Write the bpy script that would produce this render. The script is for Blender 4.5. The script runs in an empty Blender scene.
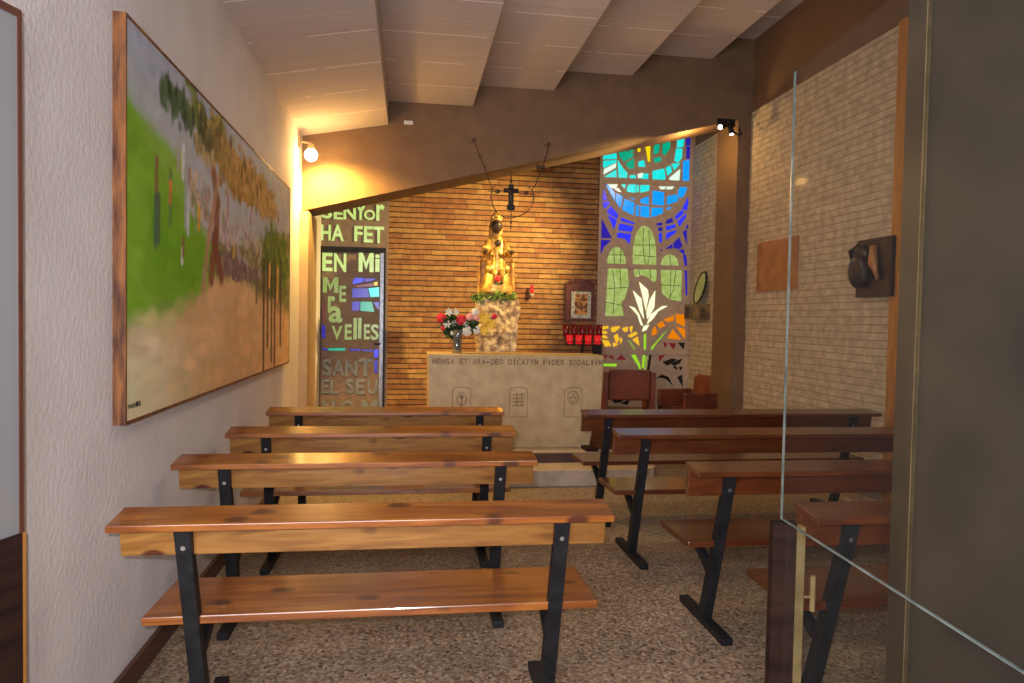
import bpy, bmesh, math, random
import numpy as np
from mathutils import Vector, Matrix
random.seed(7)
S = bpy.context.scene
COL = S.collection
PI = math.pi

# ------------------------------------------------------------------ camera
F, YAW, PIT, ROL, EYE = 708.18, 0.14399, 0.0326, 0.018328, 1.5
fw = Vector((math.sin(YAW)*math.cos(PIT), math.cos(YAW)*math.cos(PIT), -math.sin(PIT)))
r0 = Vector((math.cos(YAW), -math.sin(YAW), 0)); u0 = r0.cross(fw)
cr = r0*math.cos(ROL) + u0*math.sin(ROL); cu = -r0*math.sin(ROL) + u0*math.cos(ROL)
cam = bpy.data.cameras.new('camera'); camo = bpy.data.objects.new('camera', cam); COL.objects.link(camo)
cam.sensor_width = 36; cam.lens = F/1024*36; cam.clip_start = 0.05
m = Matrix((cr, cu, -fw)).transposed().to_4x4(); m.translation = (0, 0, EYE); camo.matrix_world = m
S.camera = camo

def at(px, py, ax, v):
    """the point of the plane ax = v that the photograph shows at (px, py): used to survey the walls"""
    d = fw + cr*((px-512)/F) - cu*((py-341.5)/F); i = 'xyz'.index(ax)
    o = Vector((0, 0, EYE)); return o + d*((v-o[i])/d[i])

# ------------------------------------------------------------------ world, lights, exposure
W = bpy.data.worlds.new('world'); S.world = W; W.use_nodes = True
W.node_tree.nodes['Background'].inputs[0].default_value = (1.0, 0.82, 0.68, 1)
W.node_tree.nodes['Background'].inputs[1].default_value = 0.02
S.view_settings.view_transform = 'Standard'; S.view_settings.look = 'None'
S.view_settings.gamma = 1; S.view_settings.use_curve_mapping = False; S.view_settings.exposure = 0.3

def light(name, kind, loc, energy, color, aim=None, **kw):
    l = bpy.data.lights.new(name, kind); l.energy = energy; l.color = color
    for k, v in kw.items(): setattr(l, k, v)
    o = bpy.data.objects.new(name, l); COL.objects.link(o); o.location = loc
    if aim is not None: o.rotation_euler = (Vector(aim)-Vector(loc)).to_track_quat('-Z', 'Y').to_euler()
    return o
# the hall's own light coming in from behind the photographer, and the camera's flash
light('hall_light', 'AREA', (-0.9, -1.0, 1.9), 165, (0.93, 0.91, 1.0), aim=(-0.2, 5, 3.4), shape='RECTANGLE', size=2.2, size_y=1.6)
light('camera_flash', 'AREA', (-0.05, -0.03, 1.57), 46, (0.97, 0.95, 1.0), aim=(0.5, 5, 1.7), shape='RECTANGLE', size=0.05, size_y=0.03)
# the two wall lamps of the chapel, then an added fill
light('wall_lamp_light', 'SPOT', (-0.88, 7.06, 3.0), 250, (1.0, 0.60, 0.13), aim=(-0.80, 7.30, 2.45), spot_size=math.radians(150), spot_blend=0.8, shadow_soft_size=0.04)
light('wall_lamp_spill', 'POINT', (-0.84, 7.0, 2.92), 14, (1.0, 0.57, 0.16), shadow_soft_size=0.05)
light('spot_lamp_light', 'SPOT', (3.02, 7.10, 3.40), 900, (1.0, 0.70, 0.26), aim=(0.62, 8.8, 2.1), spot_size=math.radians(62), spot_blend=1.0, shadow_soft_size=0.04)
light('spot_spill_light', 'POINT', (3.02, 7.56, 3.44), 13, (1.0, 0.62, 0.2), shadow_soft_size=0.03)
light('chapel_fill_light', 'AREA', (1.0, 4.6, 3.80), 20, (1.0, 0.80, 0.55), aim=(1.2, 5.8, 0), shape='DISK', size=0.8)  # unseen fill, added to lift the chapel's general light

# ------------------------------------------------------------------ materials
MATS = {}
def new_mat(name):
    m = bpy.data.materials.new(name); m.use_nodes = True; nt = m.node_tree
    b = nt.nodes['Principled BSDF']; MATS[name] = m
    return m, nt, b
def N(nt, t, **kw):
    n = nt.nodes.new(t)
    for k, v in kw.items(): setattr(n, k, v)
    return n
def ramp(nt, stops):
    r = N(nt, 'ShaderNodeValToRGB'); e = r.color_ramp.elements
    e[0].position, e[0].color = stops[0][0], (*stops[0][1], 1)
    e[1].position, e[1].color = stops[-1][0], (*stops[-1][1], 1)
    for p, c in stops[1:-1]:
        q = e.new(p); q.color = (*c, 1)
    return r
def coords(nt, scale=(1, 1, 1), kind='Object', rot=(0, 0, 0), loc=(0, 0, 0)):
    tc = N(nt, 'ShaderNodeTexCoord'); mp = N(nt, 'ShaderNodeMapping')
    mp.inputs['Scale'].default_value = scale; mp.inputs['Rotation'].default_value = rot; mp.inputs['Location'].default_value = loc
    nt.links.new(tc.outputs[kind], mp.inputs[0]); return mp.outputs[0]
def noisy(name, c1, c2, scale=8, rough=0.6, bump=0.0, detail=5, metal=0, spec=0.5, stretch=(1, 1, 1), lo=0.35, hi=0.65, bscale=None, coat=0):
    m, nt, b = new_mat(name); L = nt.links.new
    v = coords(nt, stretch); n = N(nt, 'ShaderNodeTexNoise'); n.inputs['Scale'].default_value = scale; n.inputs['Detail'].default_value = detail
    L(v, n.inputs['Vector']); r = ramp(nt, [(lo, c1), (hi, c2)]); L(n.outputs[0], r.inputs[0]); L(r.outputs[0], b.inputs['Base Color'])
    b.inputs['Roughness'].default_value = rough; b.inputs['Metallic'].default_value = metal
    b.inputs['Specular IOR Level'].default_value = spec; b.inputs['Coat Weight'].default_value = coat
    if bump:
        n2 = N(nt, 'ShaderNodeTexNoise'); n2.inputs['Scale'].default_value = bscale or scale*4; n2.inputs['Detail'].default_value = 6
        L(v, n2.inputs['Vector']); bp = N(nt, 'ShaderNodeBump'); bp.inputs['Strength'].default_value = bump; bp.inputs['Distance'].default_value = 0.01
        L(n2.outputs[0], bp.inputs['Height']); L(bp.outputs[0], b.inputs['Normal'])
    return m
def emit(name, col, s, c2=None, var=9):
    m, nt, b = new_mat(name)
    b.inputs['Roughness'].default_value = 0.25; b.inputs['Base Color'].default_value = (*[c*0.15 for c in col], 1)
    b.inputs['Emission Strength'].default_value = s; b.inputs['Emission Color'].default_value = (*col, 1)
    if c2:
        v = coords(nt); n = N(nt, 'ShaderNodeTexNoise'); n.inputs['Scale'].default_value = var; n.inputs['Detail'].default_value = 8
        nt.links.new(v, n.inputs['Vector']); r = ramp(nt, [(0.3, col), (0.7, c2)]); nt.links.new(n.outputs[0], r.inputs[0]); nt.links.new(r.outputs[0], b.inputs['Emission Color'])
    return m

plaster = noisy('white_plaster', (0.72, 0.67, 0.645), (0.79, 0.745, 0.72), scale=3, rough=0.8, bump=0.35, bscale=45)
brown_plaster = noisy('brown_plaster', (0.135, 0.075, 0.036), (0.165, 0.093, 0.046), scale=5, rough=0.75, bump=0.15, bscale=60)
pier_plaster = noisy('beige_plaster', (0.42, 0.29, 0.16), (0.47, 0.33, 0.19), scale=5, rough=0.75, bump=0.15, bscale=60)
dark_marble = noisy('dark_marble', (0.030, 0.021, 0.012), (0.066, 0.048, 0.028), scale=2.2, rough=0.32, detail=9, spec=0.4)
concrete = noisy('window_concrete', (0.42, 0.31, 0.22), (0.50, 0.37, 0.27), scale=14, rough=0.8, bump=0.2)
black_metal = noisy('black_metal', (0.008, 0.008, 0.009), (0.016, 0.016, 0.018), scale=20, rough=0.5, spec=0.25)
doorwall = noisy('door_concrete', (0.20, 0.145, 0.11), (0.25, 0.18, 0.14), scale=14, rough=0.8, bump=0.2)
grey_metal = noisy('grey_metal', (0.16, 0.17, 0.19), (0.26, 0.27, 0.29), scale=20, rough=0.35, metal=0.7)
steel = noisy('steel_bolt', (0.5, 0.5, 0.48), (0.65, 0.65, 0.62), scale=20, rough=0.3, metal=0.9)
brass = noisy('brass', (0.28, 0.21, 0.09), (0.40, 0.31, 0.15), scale=20, rough=0.35, metal=0.6)
dark_wood = noisy('dark_wood', (0.016, 0.008, 0.006), (0.032, 0.014, 0.010), scale=4, rough=0.6, spec=0.1, stretch=(1, 1, 6))
skirting = noisy('red_brown_skirting', (0.065, 0.022, 0.014), (0.10, 0.035, 0.022), scale=5, rough=0.4)
trimwood = noisy('orange_timber', (0.30, 0.12, 0.02), (0.42, 0.18, 0.035), scale=5, rough=0.55, stretch=(6, 6, 1))
marble = noisy('altar_stone', (0.43, 0.305, 0.145), (0.52, 0.38, 0.20), scale=9, rough=0.55, bump=0.08)
carve = noisy('carved_lines', (0.22, 0.13, 0.075), (0.28, 0.17, 0.10), scale=9, rough=0.8)
inkbrown = noisy('inscription_brown', (0.16, 0.09, 0.05), (0.26, 0.16, 0.09), scale=30, rough=0.8)
steplight = noisy('pale_marble_step', (0.40, 0.31, 0.23), (0.52, 0.42, 0.32), scale=7, rough=0.4)
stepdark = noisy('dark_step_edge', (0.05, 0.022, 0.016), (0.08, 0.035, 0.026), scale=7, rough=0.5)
stone = noisy('rough_stone', (0.24, 0.15, 0.09), (0.62, 0.48, 0.30), scale=18, rough=0.85, bump=0.9, bscale=30, lo=0.4, hi=0.6)
gold = noisy('gilded_wood', (0.40, 0.19, 0.03), (0.85, 0.56, 0.16), scale=16, rough=0.34, metal=0.55, bump=0.3)
brown_gold = noisy('aged_gilding', (0.22, 0.10, 0.03), (0.50, 0.28, 0.07), scale=16, rough=0.45, metal=0.4, bump=0.3)
dark_skin = noisy('dark_carved_face', (0.030, 0.016, 0.010), (0.05, 0.028, 0.018), scale=12, rough=0.35)
leafm = noisy('green_leaves', (0.07, 0.15, 0.03), (0.26, 0.38, 0.08), scale=30, rough=0.6)
dleaf = noisy('dark_green_leaves', (0.01, 0.035, 0.012), (0.03, 0.08, 0.025), scale=30, rough=0.6)
redp = noisy('red_petals', (0.55, 0.01, 0.02), (0.80, 0.03, 0.04), scale=40, rough=0.6)
whitep = noisy('white_petals', (0.70, 0.66, 0.50), (0.85, 0.80, 0.66), scale=40, rough=0.6)
pinkp = noisy('pink_petals', (0.75, 0.28, 0.26), (0.85, 0.42, 0.36), scale=40, rough=0.6)
yellowp = noisy('yellow_petals', (0.80, 0.45, 0.02), (0.90, 0.62, 0.08), scale=40, rough=0.6)
leather = noisy('red_brown_leather', (0.10, 0.022, 0.010), (0.17, 0.040, 0.016), scale=6, rough=0.42)
copper = noisy('copper_plate', (0.30, 0.13, 0.05), (0.42, 0.20, 0.08), scale=8, rough=0.5, metal=0.3)
bronze = noisy('dark_bronze', (0.022, 0.013, 0.012), (0.055, 0.035, 0.028), scale=9, rough=0.4, metal=0.3)
iron = noisy('rusty_iron', (0.035, 0.014, 0.008), (0.07, 0.025, 0.014), scale=20, rough=0.6)
iconwood = noisy('carved_red_wood', (0.085, 0.016, 0.010), (0.15, 0.03, 0.018), scale=20, rough=0.45, bump=0.6)
silver = noisy('silver_plate', (0.25, 0.28, 0.18), (0.85, 0.85, 0.70), scale=60, rough=0.35, metal=0.3, bump=0.6)
iconpaint = noisy('icon_painting', (0.14, 0.04, 0.02), (0.70, 0.34, 0.08), scale=26, rough=0.5, detail=3, lo=0.42, hi=0.58)
waxwhite = noisy('white_wax', (0.7, 0.62, 0.45), (0.8, 0.72, 0.55), scale=10, rough=0.5)
paperm = noisy('pale_photograph', (0.30, 0.33, 0.12), (0.42, 0.45, 0.20), scale=8, rough=0.4)
ink = noisy('black_ink', (0.02, 0.02, 0.018), (0.04, 0.035, 0.03), scale=8, rough=0.7)
palewhite = noisy('white_plastic', (0.55, 0.55, 0.55), (0.6, 0.6, 0.6), scale=8, rough=0.4)
redglass = emit('red_candle_glass', (0.28, 0.004, 0.01), 0.2)  # faint glow put into the glass, though these cups are unlit
redglow = emit('lit_red_glass', (0.85, 0.015, 0.02), 0.6)
bulb = emit('lit_bulb', (1.0, 0.86, 0.55), 14)
bulb2 = emit('lit_halogen', (1.0, 0.80, 0.70), 12)

def wood(name, axis='x', c=((0.13, 0.045, 0.009), (0.36, 0.175, 0.04), (0.24, 0.10, 0.02))):
    """varnished pine: long grain, darker knots"""
    m, nt, b = new_mat(name); L = nt.links.new
    st = (0.9, 9, 9)
    v = coords(nt, st); n = N(nt, 'ShaderNodeTexNoise'); n.inputs['Scale'].default_value = 2.4; n.inputs['Detail'].default_value = 6; n.inputs['Distortion'].default_value = 1.1
    L(v, n.inputs['Vector']); r = ramp(nt, [(0.30, c[0]), (0.5, c[2]), (0.68, c[1])]); L(n.outputs[0], r.inputs[0])
    v2 = coords(nt, (5.2, 9, 9)); vo = N(nt, 'ShaderNodeTexVoronoi'); vo.inputs['Scale'].default_value = 1.0
    nd = N(nt, 'ShaderNodeTexNoise'); nd.inputs['Scale'].default_value = 3; L(v2, nd.inputs['Vector'])
    mx = N(nt, 'ShaderNodeMix', data_type='VECTOR'); mx.inputs[0].default_value = 0.12
    L(v2, mx.inputs[4]); L(nd.outputs['Color'], mx.inputs[5]); L(mx.outputs[1], vo.inputs['Vector'])
    kr = ramp(nt, [(0.15, (1, 1, 1)), (0.24, (0, 0, 0))]); L(vo.outputs['Distance'], kr.inputs[0])
    mix = N(nt, 'ShaderNodeMix', data_type='RGBA'); L(kr.outputs[0], mix.inputs[0]); L(r.outputs[0], mix.inputs[6]); mix.inputs[7].default_value = (0.075, 0.018, 0.006, 1)
    L(mix.outputs[2], b.inputs['Base Color']); b.inputs['Roughness'].default_value = 0.33; b.inputs['Coat Weight'].default_value = 0.6; b.inputs['Coat Roughness'].default_value = 0.12
    return m
pine = wood('varnished_pine')
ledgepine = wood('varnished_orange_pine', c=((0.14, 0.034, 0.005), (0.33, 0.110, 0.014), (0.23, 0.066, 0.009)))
shadedpine = wood('shaded_pine', c=((0.060, 0.014, 0.004), (0.125, 0.034, 0.009), (0.09, 0.022, 0.006)))  # pine copy with the shade of the right benches put into its colour

def bricks(name, c1, c2, mortar, row, width, msize, bump=0.6, rough=0.85, axes='xz', bed=0.10):
    m, nt, b = new_mat(name); L = nt.links.new
    tc = N(nt, 'ShaderNodeTexCoord'); sp = N(nt, 'ShaderNodeSeparateXYZ'); cb = N(nt, 'ShaderNodeCombineXYZ'); L(tc.outputs['Object'], sp.inputs[0])
    L(sp.outputs['XYZ'.index(axes[0].upper())], cb.inputs[0]); L(sp.outputs[2], cb.inputs[1])
    nz = N(nt, 'ShaderNodeTexNoise'); nz.inputs['Scale'].default_value = 9; L(cb.outputs[0], nz.inputs['Vector'])
    mv = N(nt, 'ShaderNodeMix', data_type='VECTOR'); mv.inputs[0].default_value = 0.012; L(cb.outputs[0], mv.inputs[4]); L(nz.outputs['Color'], mv.inputs[5])
    br = N(nt, 'ShaderNodeTexBrick'); L(mv.outputs[1], br.inputs['Vector']); br.inputs['Scale'].default_value = 1
    br.inputs['Color1'].default_value = (*c1, 1); br.inputs['Color2'].default_value = (*c2, 1); br.inputs['Mortar'].default_value = (*mortar, 1)
    br.inputs['Brick Width'].default_value = width; br.inputs['Row Height'].default_value = row; br.inputs['Mortar Size'].default_value = msize; br.inputs['Mortar Smooth'].default_value = 0.3
    br.offset = 0.37; br.squash = 1.25; br.squash_frequency = 3
    n = N(nt, 'ShaderNodeTexNoise'); n.inputs['Scale'].default_value = 12; L(tc.outputs['Object'], n.inputs['Vector'])
    r = ramp(nt, [(0.3, (0.7, 0.7, 0.7)), (0.7, (1.1, 1.1, 1.1))]); L(n.outputs[0], r.inputs[0])
    mul = N(nt, 'ShaderNodeMix', data_type='RGBA', blend_type='MULTIPLY'); mul.inputs[0].default_value = 1; L(br.outputs[0], mul.inputs[6]); L(r.outputs[0], mul.inputs[7])
    s2 = N(nt, 'ShaderNodeSeparateXYZ'); L(mv.outputs[1], s2.inputs[0])
    q1 = N(nt, 'ShaderNodeMath', operation='DIVIDE'); L(s2.outputs[1], q1.inputs[0]); q1.inputs[1].default_value = row
    q2 = N(nt, 'ShaderNodeMath', operation='FRACT'); L(q1.outputs[0], q2.inputs[0])
    q3 = N(nt, 'ShaderNodeMath', operation='PINGPONG'); L(q1.outputs[0], q3.inputs[0]); q3.inputs[1].default_value = 0.5
    jr = ramp(nt, [(bed*0.6, (1, 1, 1)), (bed*1.5, (0, 0, 0))]); L(q3.outputs[0], jr.inputs[0])
    mj = N(nt, 'ShaderNodeMix', data_type='RGBA'); L(jr.outputs[0], mj.inputs[0]); L(mul.outputs[2], mj.inputs[6]); mj.inputs[7].default_value = (*mortar, 1)
    L(mj.outputs[2], b.inputs['Base Color']); b.inputs['Roughness'].default_value = rough
    inv = N(nt, 'ShaderNodeMath', operation='SUBTRACT'); inv.inputs[0].default_value = 1; L(jr.outputs[0], inv.inputs[1])
    bp = N(nt, 'ShaderNodeBump'); bp.inputs['Strength'].default_value = bump; bp.inputs['Distance'].default_value = 0.02; L(inv.outputs[0], bp.inputs['Height']); L(bp.outputs[0], b.inputs['Normal'])
    return m
brickm = bricks('orange_brick', (0.40, 0.225, 0.075), (0.25, 0.095, 0.036), (0.040, 0.018, 0.010), 0.0645, 0.27, 0.0020, bed=0.085)
whitebrick = bricks('painted_brick', (0.47, 0.38, 0.27), (0.44, 0.355, 0.25), (0.30, 0.235, 0.16), 0.062, 40, 0.0, bump=0.45, axes='yz', bed=0.07)

def floor_mat():
    m, nt, b = new_mat('terrazzo'); L = nt.links.new
    v = coords(nt); vo = N(nt, 'ShaderNodeTexVoronoi'); vo.inputs['Scale'].default_value = 75; L(v, vo.inputs['Vector'])
    r = ramp(nt, [(0.0, (0.08, 0.045, 0.03)), (0.25, (0.36, 0.25, 0.155)), (0.5, (0.18, 0.11, 0.07)), (0.75, (0.45, 0.35, 0.235)), (1, (0.16, 0.12, 0.085))])
    sp = N(nt, 'ShaderNodeSeparateColor'); L(vo.outputs['Color'], sp.inputs[0]); L(sp.outputs[0], r.inputs[0])
    n = N(nt, 'ShaderNodeTexNoise'); n.inputs['Scale'].default_value = 1.6; L(v, n.inputs['Vector'])
    r2 = ramp(nt, [(0.3, (0.8, 0.8, 0.8)), (0.7, (1.05, 1.05, 1.05))]); L(n.outputs[0], r2.inputs[0])
    mul = N(nt, 'ShaderNodeMix', data_type='RGBA', blend_type='MULTIPLY'); mul.inputs[0].default_value = 1; L(r.outputs[0], mul.inputs[6]); L(r2.outputs[0], mul.inputs[7])
    L(mul.outputs[2], b.inputs['Base Color']); b.inputs['Roughness'].default_value = 0.5
    return m
terrazzo = floor_mat()

def ceil_mat(name='ceiling_board'):
    m, nt, b = new_mat(name); L = nt.links.new
    v = coords(nt)
    sp = N(nt, 'ShaderNodeSeparateXYZ'); L(v, sp.inputs[0])
    n1 = N(nt, 'ShaderNodeTexNoise'); n1.inputs['Scale'].default_value = 1; n1.inputs['Detail'].default_value = 4
    L(coords(nt, (0.6, 38, 0.6)), n1.inputs['Vector']); r1 = ramp(nt, [(0.3, (0.46, 0.40, 0.385)), (0.7, (0.53, 0.475, 0.45))]); L(n1.outputs[0], r1.inputs[0])
    # pale joints between the boards
    dv = N(nt, 'ShaderNodeMath', operation='MULTIPLY'); L(sp.outputs[1], dv.inputs[0]); dv.inputs[1].default_value = 1/0.62
    fr = N(nt, 'ShaderNodeMath', operation='FRACT'); L(dv.outputs[0], fr.inputs[0])
    lt = N(nt, 'ShaderNodeMath', operation='LESS_THAN'); L(fr.outputs[0], lt.inputs[0]); lt.inputs[1].default_value = 0.022
    nb = N(nt, 'ShaderNodeTexNoise'); nb.inputs['Scale'].default_value = 2.2; L(v, nb.inputs['Vector'])
    gt = N(nt, 'ShaderNodeMath', operation='GREATER_THAN'); L(nb.outputs[0], gt.inputs[0]); gt.inputs[1].default_value = 0.46
    mu = N(nt, 'ShaderNodeMath', operation='MULTIPLY'); L(lt.outputs[0], mu.inputs[0]); L(gt.outputs[0], mu.inputs[1])
    mix = N(nt, 'ShaderNodeMix', data_type='RGBA'); L(mu.outputs[0], mix.inputs[0]); L(r1.outputs[0], mix.inputs[6]); mix.inputs[7].default_value = (0.85, 0.80, 0.76, 1)
    L(mix.outputs[2], b.inputs['Base Color']); b.inputs['Roughness'].default_value = 0.9
    return m
ceilm = ceil_mat()

def glass_mat(name, tint=(0.965, 0.962, 0.94), gloss=0.10, haze=0.0):
    m, nt, b = new_mat(name); L = nt.links.new; nt.nodes.remove(b)
    out = [n for n in nt.nodes if n.type == 'OUTPUT_MATERIAL'][0]
    t = N(nt, 'ShaderNodeBsdfTransparent'); t.inputs[0].default_value = (*tint, 1)
    g = N(nt, 'ShaderNodeBsdfGlossy'); g.inputs['Roughness'].default_value = 0.04; g.inputs[0].default_value = (0.8, 0.85, 0.85, 1)
    d = N(nt, 'ShaderNodeBsdfDiffuse'); d.inputs[0].default_value = (0.6, 0.6, 0.6, 1)
    m1 = N(nt, 'ShaderNodeMixShader'); m1.inputs[0].default_value = haze; L(t.outputs[0], m1.inputs[1]); L(d.outputs[0], m1.inputs[2])
    m2 = N(nt, 'ShaderNodeMixShader'); m2.inputs[0].default_value = gloss; L(m1.outputs[0], m2.inputs[1]); L(g.outputs[0], m2.inputs[2]); L(m2.outputs[0], out.inputs[0])
    return m
glassm = glass_mat('door_glass', gloss=0.0012, haze=0.006)
frosted = glass_mat('reflective_glass', tint=(0.4, 0.4, 0.36), gloss=0.06, haze=0.30)
glass_edge = noisy('bright_glass_edge', (0.10, 0.13, 0.12), (0.22, 0.26, 0.24), scale=10, rough=0.15)
vaseglass = glass_mat('vase_glass', tint=(0.55, 0.6, 0.5), gloss=0.22, haze=0.12)

# ------------------------------------------------------------------ mesh helpers
def bm_new(): return bmesh.new()
def box(bm, x0, y0, z0, x1, y1, z1, mi=0):
    vs = [bm.verts.new(p) for p in ((x0,y0,z0),(x1,y0,z0),(x1,y1,z0),(x0,y1,z0),(x0,y0,z1),(x1,y0,z1),(x1,y1,z1),(x0,y1,z1))]
    for f in ((0,3,2,1),(4,5,6,7),(0,1,5,4),(1,2,6,5),(2,3,7,6),(3,0,4,7)):
        q = bm.faces.new([vs[i] for i in f]); q.material_index = mi
    return vs
def hexa(bm, pts):
    vs = [bm.verts.new(p) for p in pts]
    for f in ((0,3,2,1),(4,5,6,7),(0,1,5,4),(1,2,6,5),(2,3,7,6),(3,0,4,7)): bm.faces.new([vs[i] for i in f])
def prism(bm, pts, off, mi=0):
    """polygon pts pushed by the vector off"""
    a = [bm.verts.new(p) for p in pts]; b = [bm.verts.new(Vector(p)+Vector(off)) for p in pts]; n = len(a)
    fs = [bm.faces.new(a[::-1]), bm.faces.new(b)]
    for i in range(n): fs.append(bm.faces.new((a[i], a[(i+1)%n], b[(i+1)%n], b[i])))
    for f in fs: f.material_index = mi
def tube(bm, pts, r, seg=8, closed=False, cap=True):
    pts = [Vector(p) for p in pts]; n = len(pts); rs = r if isinstance(r, (list, tuple)) else [r]*n
    rings = []
    for i, p in enumerate(pts):
        if closed: t = pts[(i+1)%n]-pts[i-1]
        else: t = pts[min(i+1, n-1)]-pts[max(i-1, 0)]
        t.normalize(); a = t.cross(Vector((0, 0, 1)) if abs(t.z) < 0.9 else Vector((1, 0, 0))).normalized(); b = t.cross(a)
        rings.append([bm.verts.new(p+(a*math.cos(2*PI*k/seg)+b*math.sin(2*PI*k/seg))*rs[i]) for k in range(seg)])
    for i in range(n if closed else n-1):
        A, B = rings[i], rings[(i+1)%n]
        for k in range(seg): bm.faces.new((A[k], A[(k+1)%seg], B[(k+1)%seg], B[k]))
    if cap and not closed: bm.faces.new(rings[0][::-1]); bm.faces.new(rings[-1])
def lathe(bm, prof, seg=20, c=(0, 0, 0), sx=1, sy=1, jag=0):
    rings = []
    for r, z in prof:
        rings.append([bm.verts.new((c[0]+sx*r*math.cos(2*PI*k/seg)*(1+random.uniform(-jag, jag)), c[1]+sy*r*math.sin(2*PI*k/seg)*(1+random.uniform(-jag, jag)), c[2]+z)) for k in range(seg)])
    for A, B in zip(rings, rings[1:]):
        for k in range(seg): bm.faces.new((A[k], A[(k+1)%seg], B[(k+1)%seg], B[k]))
    bm.faces.new(rings[0][::-1]); bm.faces.new(rings[-1])
def ball(bm, c, r, sx=1, sy=1, sz=1, sub=2, jag=0):
    q = bmesh.ops.create_icosphere(bm, subdivisions=sub, radius=r)
    for v in q['verts']:
        k = 1+random.uniform(-jag, jag); v.co = Vector((v.co.x*sx*k, v.co.y*sy*k, v.co.z*sz*k))+Vector(c)
def obj(name, bm, mat, parent=None, loc=None, smooth=False, bevel=0):
    bmesh.ops.recalc_face_normals(bm, faces=bm.faces)
    me = bpy.data.meshes.new(name); bm.to_mesh(me); bm.free()
    for mm in (mat if isinstance(mat, (list, tuple)) else [mat]): me.materials.append(mm)
    if smooth:
        for p in me.polygons: p.use_smooth = True
    o = bpy.data.objects.new(name, me); COL.objects.link(o)
    if parent: o.parent = parent
    if loc: o.location = loc
    if bevel:
        b = o.modifiers.new('bevel', 'BEVEL'); b.width = bevel; b.segments = 2; b.limit_method = 'ANGLE'
    return o
def tag(o, label, cat, group=None):
    o['label'] = label; o['category'] = cat
    if group: o['group'] = group
    return o
def thing(name, label, cat, loc=(0, 0, 0), rz=0, group=None):
    o = bpy.data.objects.new(name, None); COL.objects.link(o); o.location = loc; o.rotation_euler = (0, 0, rz); o.empty_display_size = 0.1
    return tag(o, label, cat, group)
def struct(name, bm, mat, parent=None, **k):
    o = obj(name, bm, mat, parent, **k)
    if not parent: o['kind'] = 'structure'
    return o
def copy_tree(o, parent=None):
    c = o.copy(); COL.objects.link(c)
    if parent: c.parent = parent
    for ch in o.children: copy_tree(ch, c)
    return c
FONT = {}
def glyph(ch):
    """one letter of the built-in font as bold 2-D triangles scaled to the unit box"""
    if ch == 'M':     # drawn by hand: two posts and two slanting strokes
        return ([(0,0),(.27,0),(.27,1),(0,1),(.73,0),(1,0),(1,1),(.73,1),(.27,.62),(.5,.12),(.5,.5),(.27,1),(.73,.62),(.73,1)], [(0,1,2,3),(4,5,6,7),(8,9,10,11),(9,12,13,10)])
    if ch not in FONT:
        cu_ = bpy.data.curves.new('g', 'FONT'); cu_.body = ch; cu_.offset = 0.026; cu_.resolution_u = 3
        t = bpy.data.objects.new('g', cu_); COL.objects.link(t)
        dg = bpy.context.evaluated_depsgraph_get(); me = bpy.data.meshes.new_from_object(t.evaluated_get(dg))
        vs = [(v.co.x, v.co.y) for v in me.vertices]; fs = [tuple(p.vertices) for p in me.polygons]
        COL.objects.unlink(t); bpy.data.objects.remove(t); bpy.data.meshes.remove(me)
        x0 = min(v[0] for v in vs); x1 = max(v[0] for v in vs); y0 = min(v[1] for v in vs); y1 = max(v[1] for v in vs)
        FONT[ch] = ([((x-x0)/(x1-x0), (y-y0)/(y1-y0)) for x, y in vs], fs)
    return FONT[ch]
def put_letter(bm, ch, o, ex, ez, mi=0):
    """letter with its lower left corner at o, spanning the vectors ex and ez"""
    vs, fs = glyph(ch); V = [bm.verts.new(Vector(o)+Vector(ex)*x+Vector(ez)*y) for x, y in vs]
    for f in fs:
        try: bm.faces.new([V[i] for i in f]).material_index = mi
        except ValueError: pass

# ------------------------------------------------------------------ the room
XL, XR, YB, YW = -1.09, 3.70, 7.40, 9.0
bm = bm_new(); box(bm, -3, -2.2, -0.1, 5.2, YW+0.2, 0); struct('floor', bm, terrazzo)
bm = bm_new(); box(bm, XL-0.2, 2.0, 0, XL, YW+0.2, 3.7); struct('wall_left', bm, plaster)
bm = bm_new(); box(bm, XR, 2.0, 0, XR+0.2, YW+0.2, 5.2); struct('wall_right', bm, brown_plaster)
# skirting
bm = bm_new(); box(bm, XL, 2.0, 0, XL+0.02, 7.4, 0.10); struct('baseboard_left', bm, skirting, bevel=0.004)
# painted brick panels of the right wall
def brickpanel(name, y0, y1, z1):
    bm = bm_new(); random.seed(int(y0*10)); z = 0
    box(bm, XR-0.022, y0, 0, XR, y1, z1)
    while z < z1-0.07:          # toothed end of the brickwork
        box(bm, XR-0.0225, y1, z, XR, y1+random.uniform(0.0, 0.03), z+0.068); z += 0.075
    return struct(name, bm, whitebrick)
brickpanel('wall_right_brick', 4.99, 7.38, 3.80)
brickpanel('wall_right_far_brick', 7.95, 8.97, 3.80)
bm = bm_new(); box(bm, XR-0.05, 4.80, 0, XR, 4.99, 3.81); struct('trim_1', bm, trimwood)
# back wall: brick, concrete of the window, door surround
bm = bm_new(); box(bm, -0.27, YW, 0, 2.41, YW+0.15, 4.6); struct('wall_back', bm, brickm)
bm = bm_new(); box(bm, 2.41, YW-0.01, 0, XR, YW+0.15, 4.9); wc = struct('window_1', bm, concrete)
bm = bm_new(); box(bm, XL-0.1, YW-0.005, 0, -0.27, YW+0.15, 4.2); door = struct('door_1', bm, doorwall)

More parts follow.
